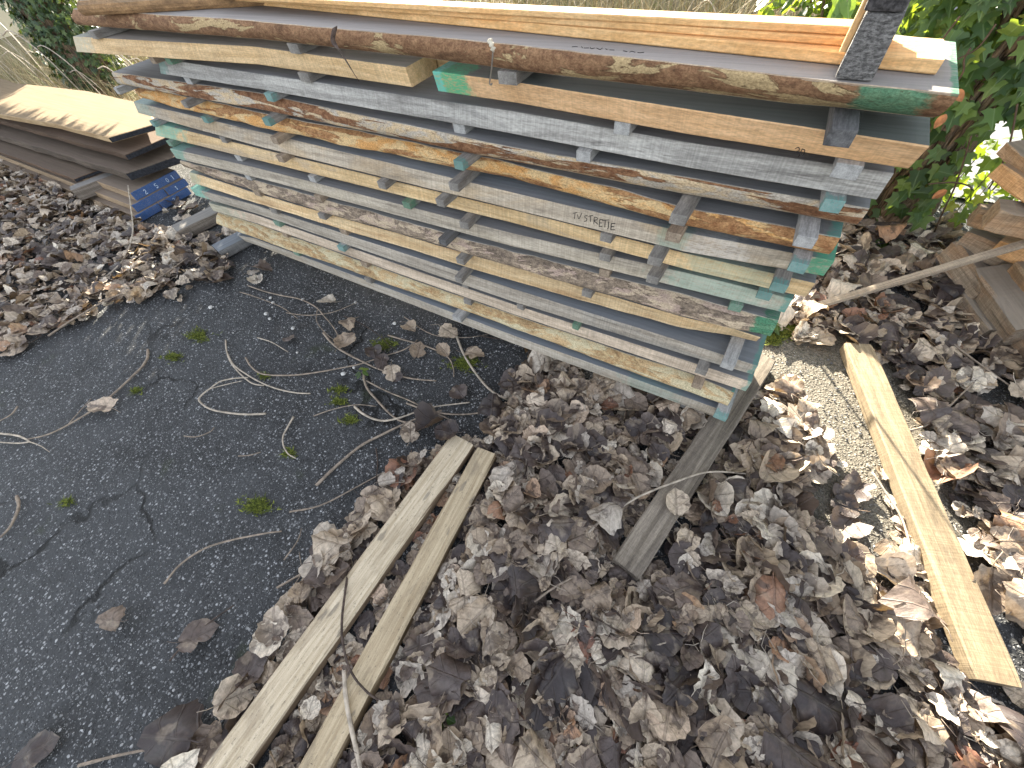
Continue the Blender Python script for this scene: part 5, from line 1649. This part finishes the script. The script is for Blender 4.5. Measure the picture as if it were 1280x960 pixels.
v, f = box_verts(5, 13, 0.62, 0.02); mesh_obj('plinth', [(p[0], p[1], p[2]) for p in v], f, wallm, parent=hs)
v, f = box_verts(4.9, 12.9, 3.2, 0.02); mesh_obj('wall', [(p[0], p[1], p[2] + 0.62) for p in v], f, whitem, parent=hs)
# hipped roof
V = [(-2.9, -6.9, 3.8), (2.9, -6.9, 3.8), (2.9, 6.9, 3.8), (-2.9, 6.9, 3.8), (0, -4.2, 5.3), (0, 4.2, 5.3)]
mesh_obj('roof', V, [(0, 3, 2, 1), (0, 1, 4), (1, 2, 5, 4), (2, 3, 5), (3, 0, 4, 5)], plain('roof_tile', (0.3, 0.12, 0.07), 0.85, 0.3, 20, 0.5), parent=hs)
gl = NT('window_glass'); glm = gl.done((0.03, 0.035, 0.04), None, 0.08)
for yy in (-4.8, -2.2, 0.6, 3.4):
    v, f = box_verts(0.06, 1.1, 1.2, 0.01); w_ = mesh_obj('window', [(p[0] + 2.47, p[1] + yy, p[2] + 1.3) for p in v], f, whitem, parent=hs)
    v, f = box_verts(0.06, 0.92, 1.02, 0.004); mesh_obj('pane', [(p[0] + 2.476, p[1] + yy, p[2] + 1.39) for p in v], f, glm, parent=w_)
tag(hs, 'cream and white rendered house at the far left behind the ivy trunk', 'house')

# ------------------------------------------------------------------ light, world, camera
EL = math.radians(19.0)
SD = Vector((0.563, -0.826, 0)).normalized() * math.cos(EL); SD.z = -math.sin(EL)
sun = bpy.data.lights.new('sun', 'SUN'); sun.energy = 5.0; sun.angle = math.radians(0.53); sun.color = (1.0, 0.91, 0.74)
so = bpy.data.objects.new('sun', sun); COL.objects.link(so)
so.rotation_euler = SD.to_track_quat('-Z', 'Y').to_euler(); so.location = (-6, 9, 7)
w = bpy.data.worlds.new('World'); scene.world = w; w.use_nodes = True
nt = w.node_tree; nt.nodes.clear()
sky = nt.nodes.new('ShaderNodeTexSky'); sky.sky_type = 'NISHITA'; sky.sun_disc = False
sky.sun_elevation = EL; sky.sun_rotation = math.atan2(-SD.x, -SD.y)
sky.air_density = 1.0; sky.dust_density = 1.5; sky.ozone_density = 1.0
bg = nt.nodes.new('ShaderNodeBackground'); bg.inputs[1].default_value = 0.088
ow = nt.nodes.new('ShaderNodeOutputWorld')
hs_ = nt.nodes.new('ShaderNodeHueSaturation'); hs_.inputs['Saturation'].default_value = 0.34
nt.links.new(sky.outputs[0], hs_.inputs['Color']); nt.links.new(hs_.outputs[0], bg.inputs[0]); nt.links.new(bg.outputs[0], ow.inputs[0])

cd = bpy.data.cameras.new('camera'); co_ = bpy.data.objects.new('camera', cd); COL.objects.link(co_)
cd.sensor_fit = 'HORIZONTAL'; cd.sensor_width = 36.0; cd.lens = 36.0 * FPX / 1280.0
cd.clip_start = 0.02; cd.clip_end = 1000
mr_ = Matrix(((RM[0][0], -RM[0][1], -RM[0][2]), (RM[1][0], -RM[1][1], -RM[1][2]), (RM[2][0], -RM[2][1], -RM[2][2]))).to_4x4()
co_.matrix_world = Matrix.Translation(CAM) @ mr_
scene.camera = co_
vs_ = scene.view_settings
vs_.view_transform = 'Standard'; vs_.look = 'None'; vs_.exposure = 2.82; vs_.gamma = 1.0; vs_.use_curve_mapping = False
scene.cycles.max_bounces = 8
scene.cycles.diffuse_bounces = 4
scene.cycles.use_denoising = True
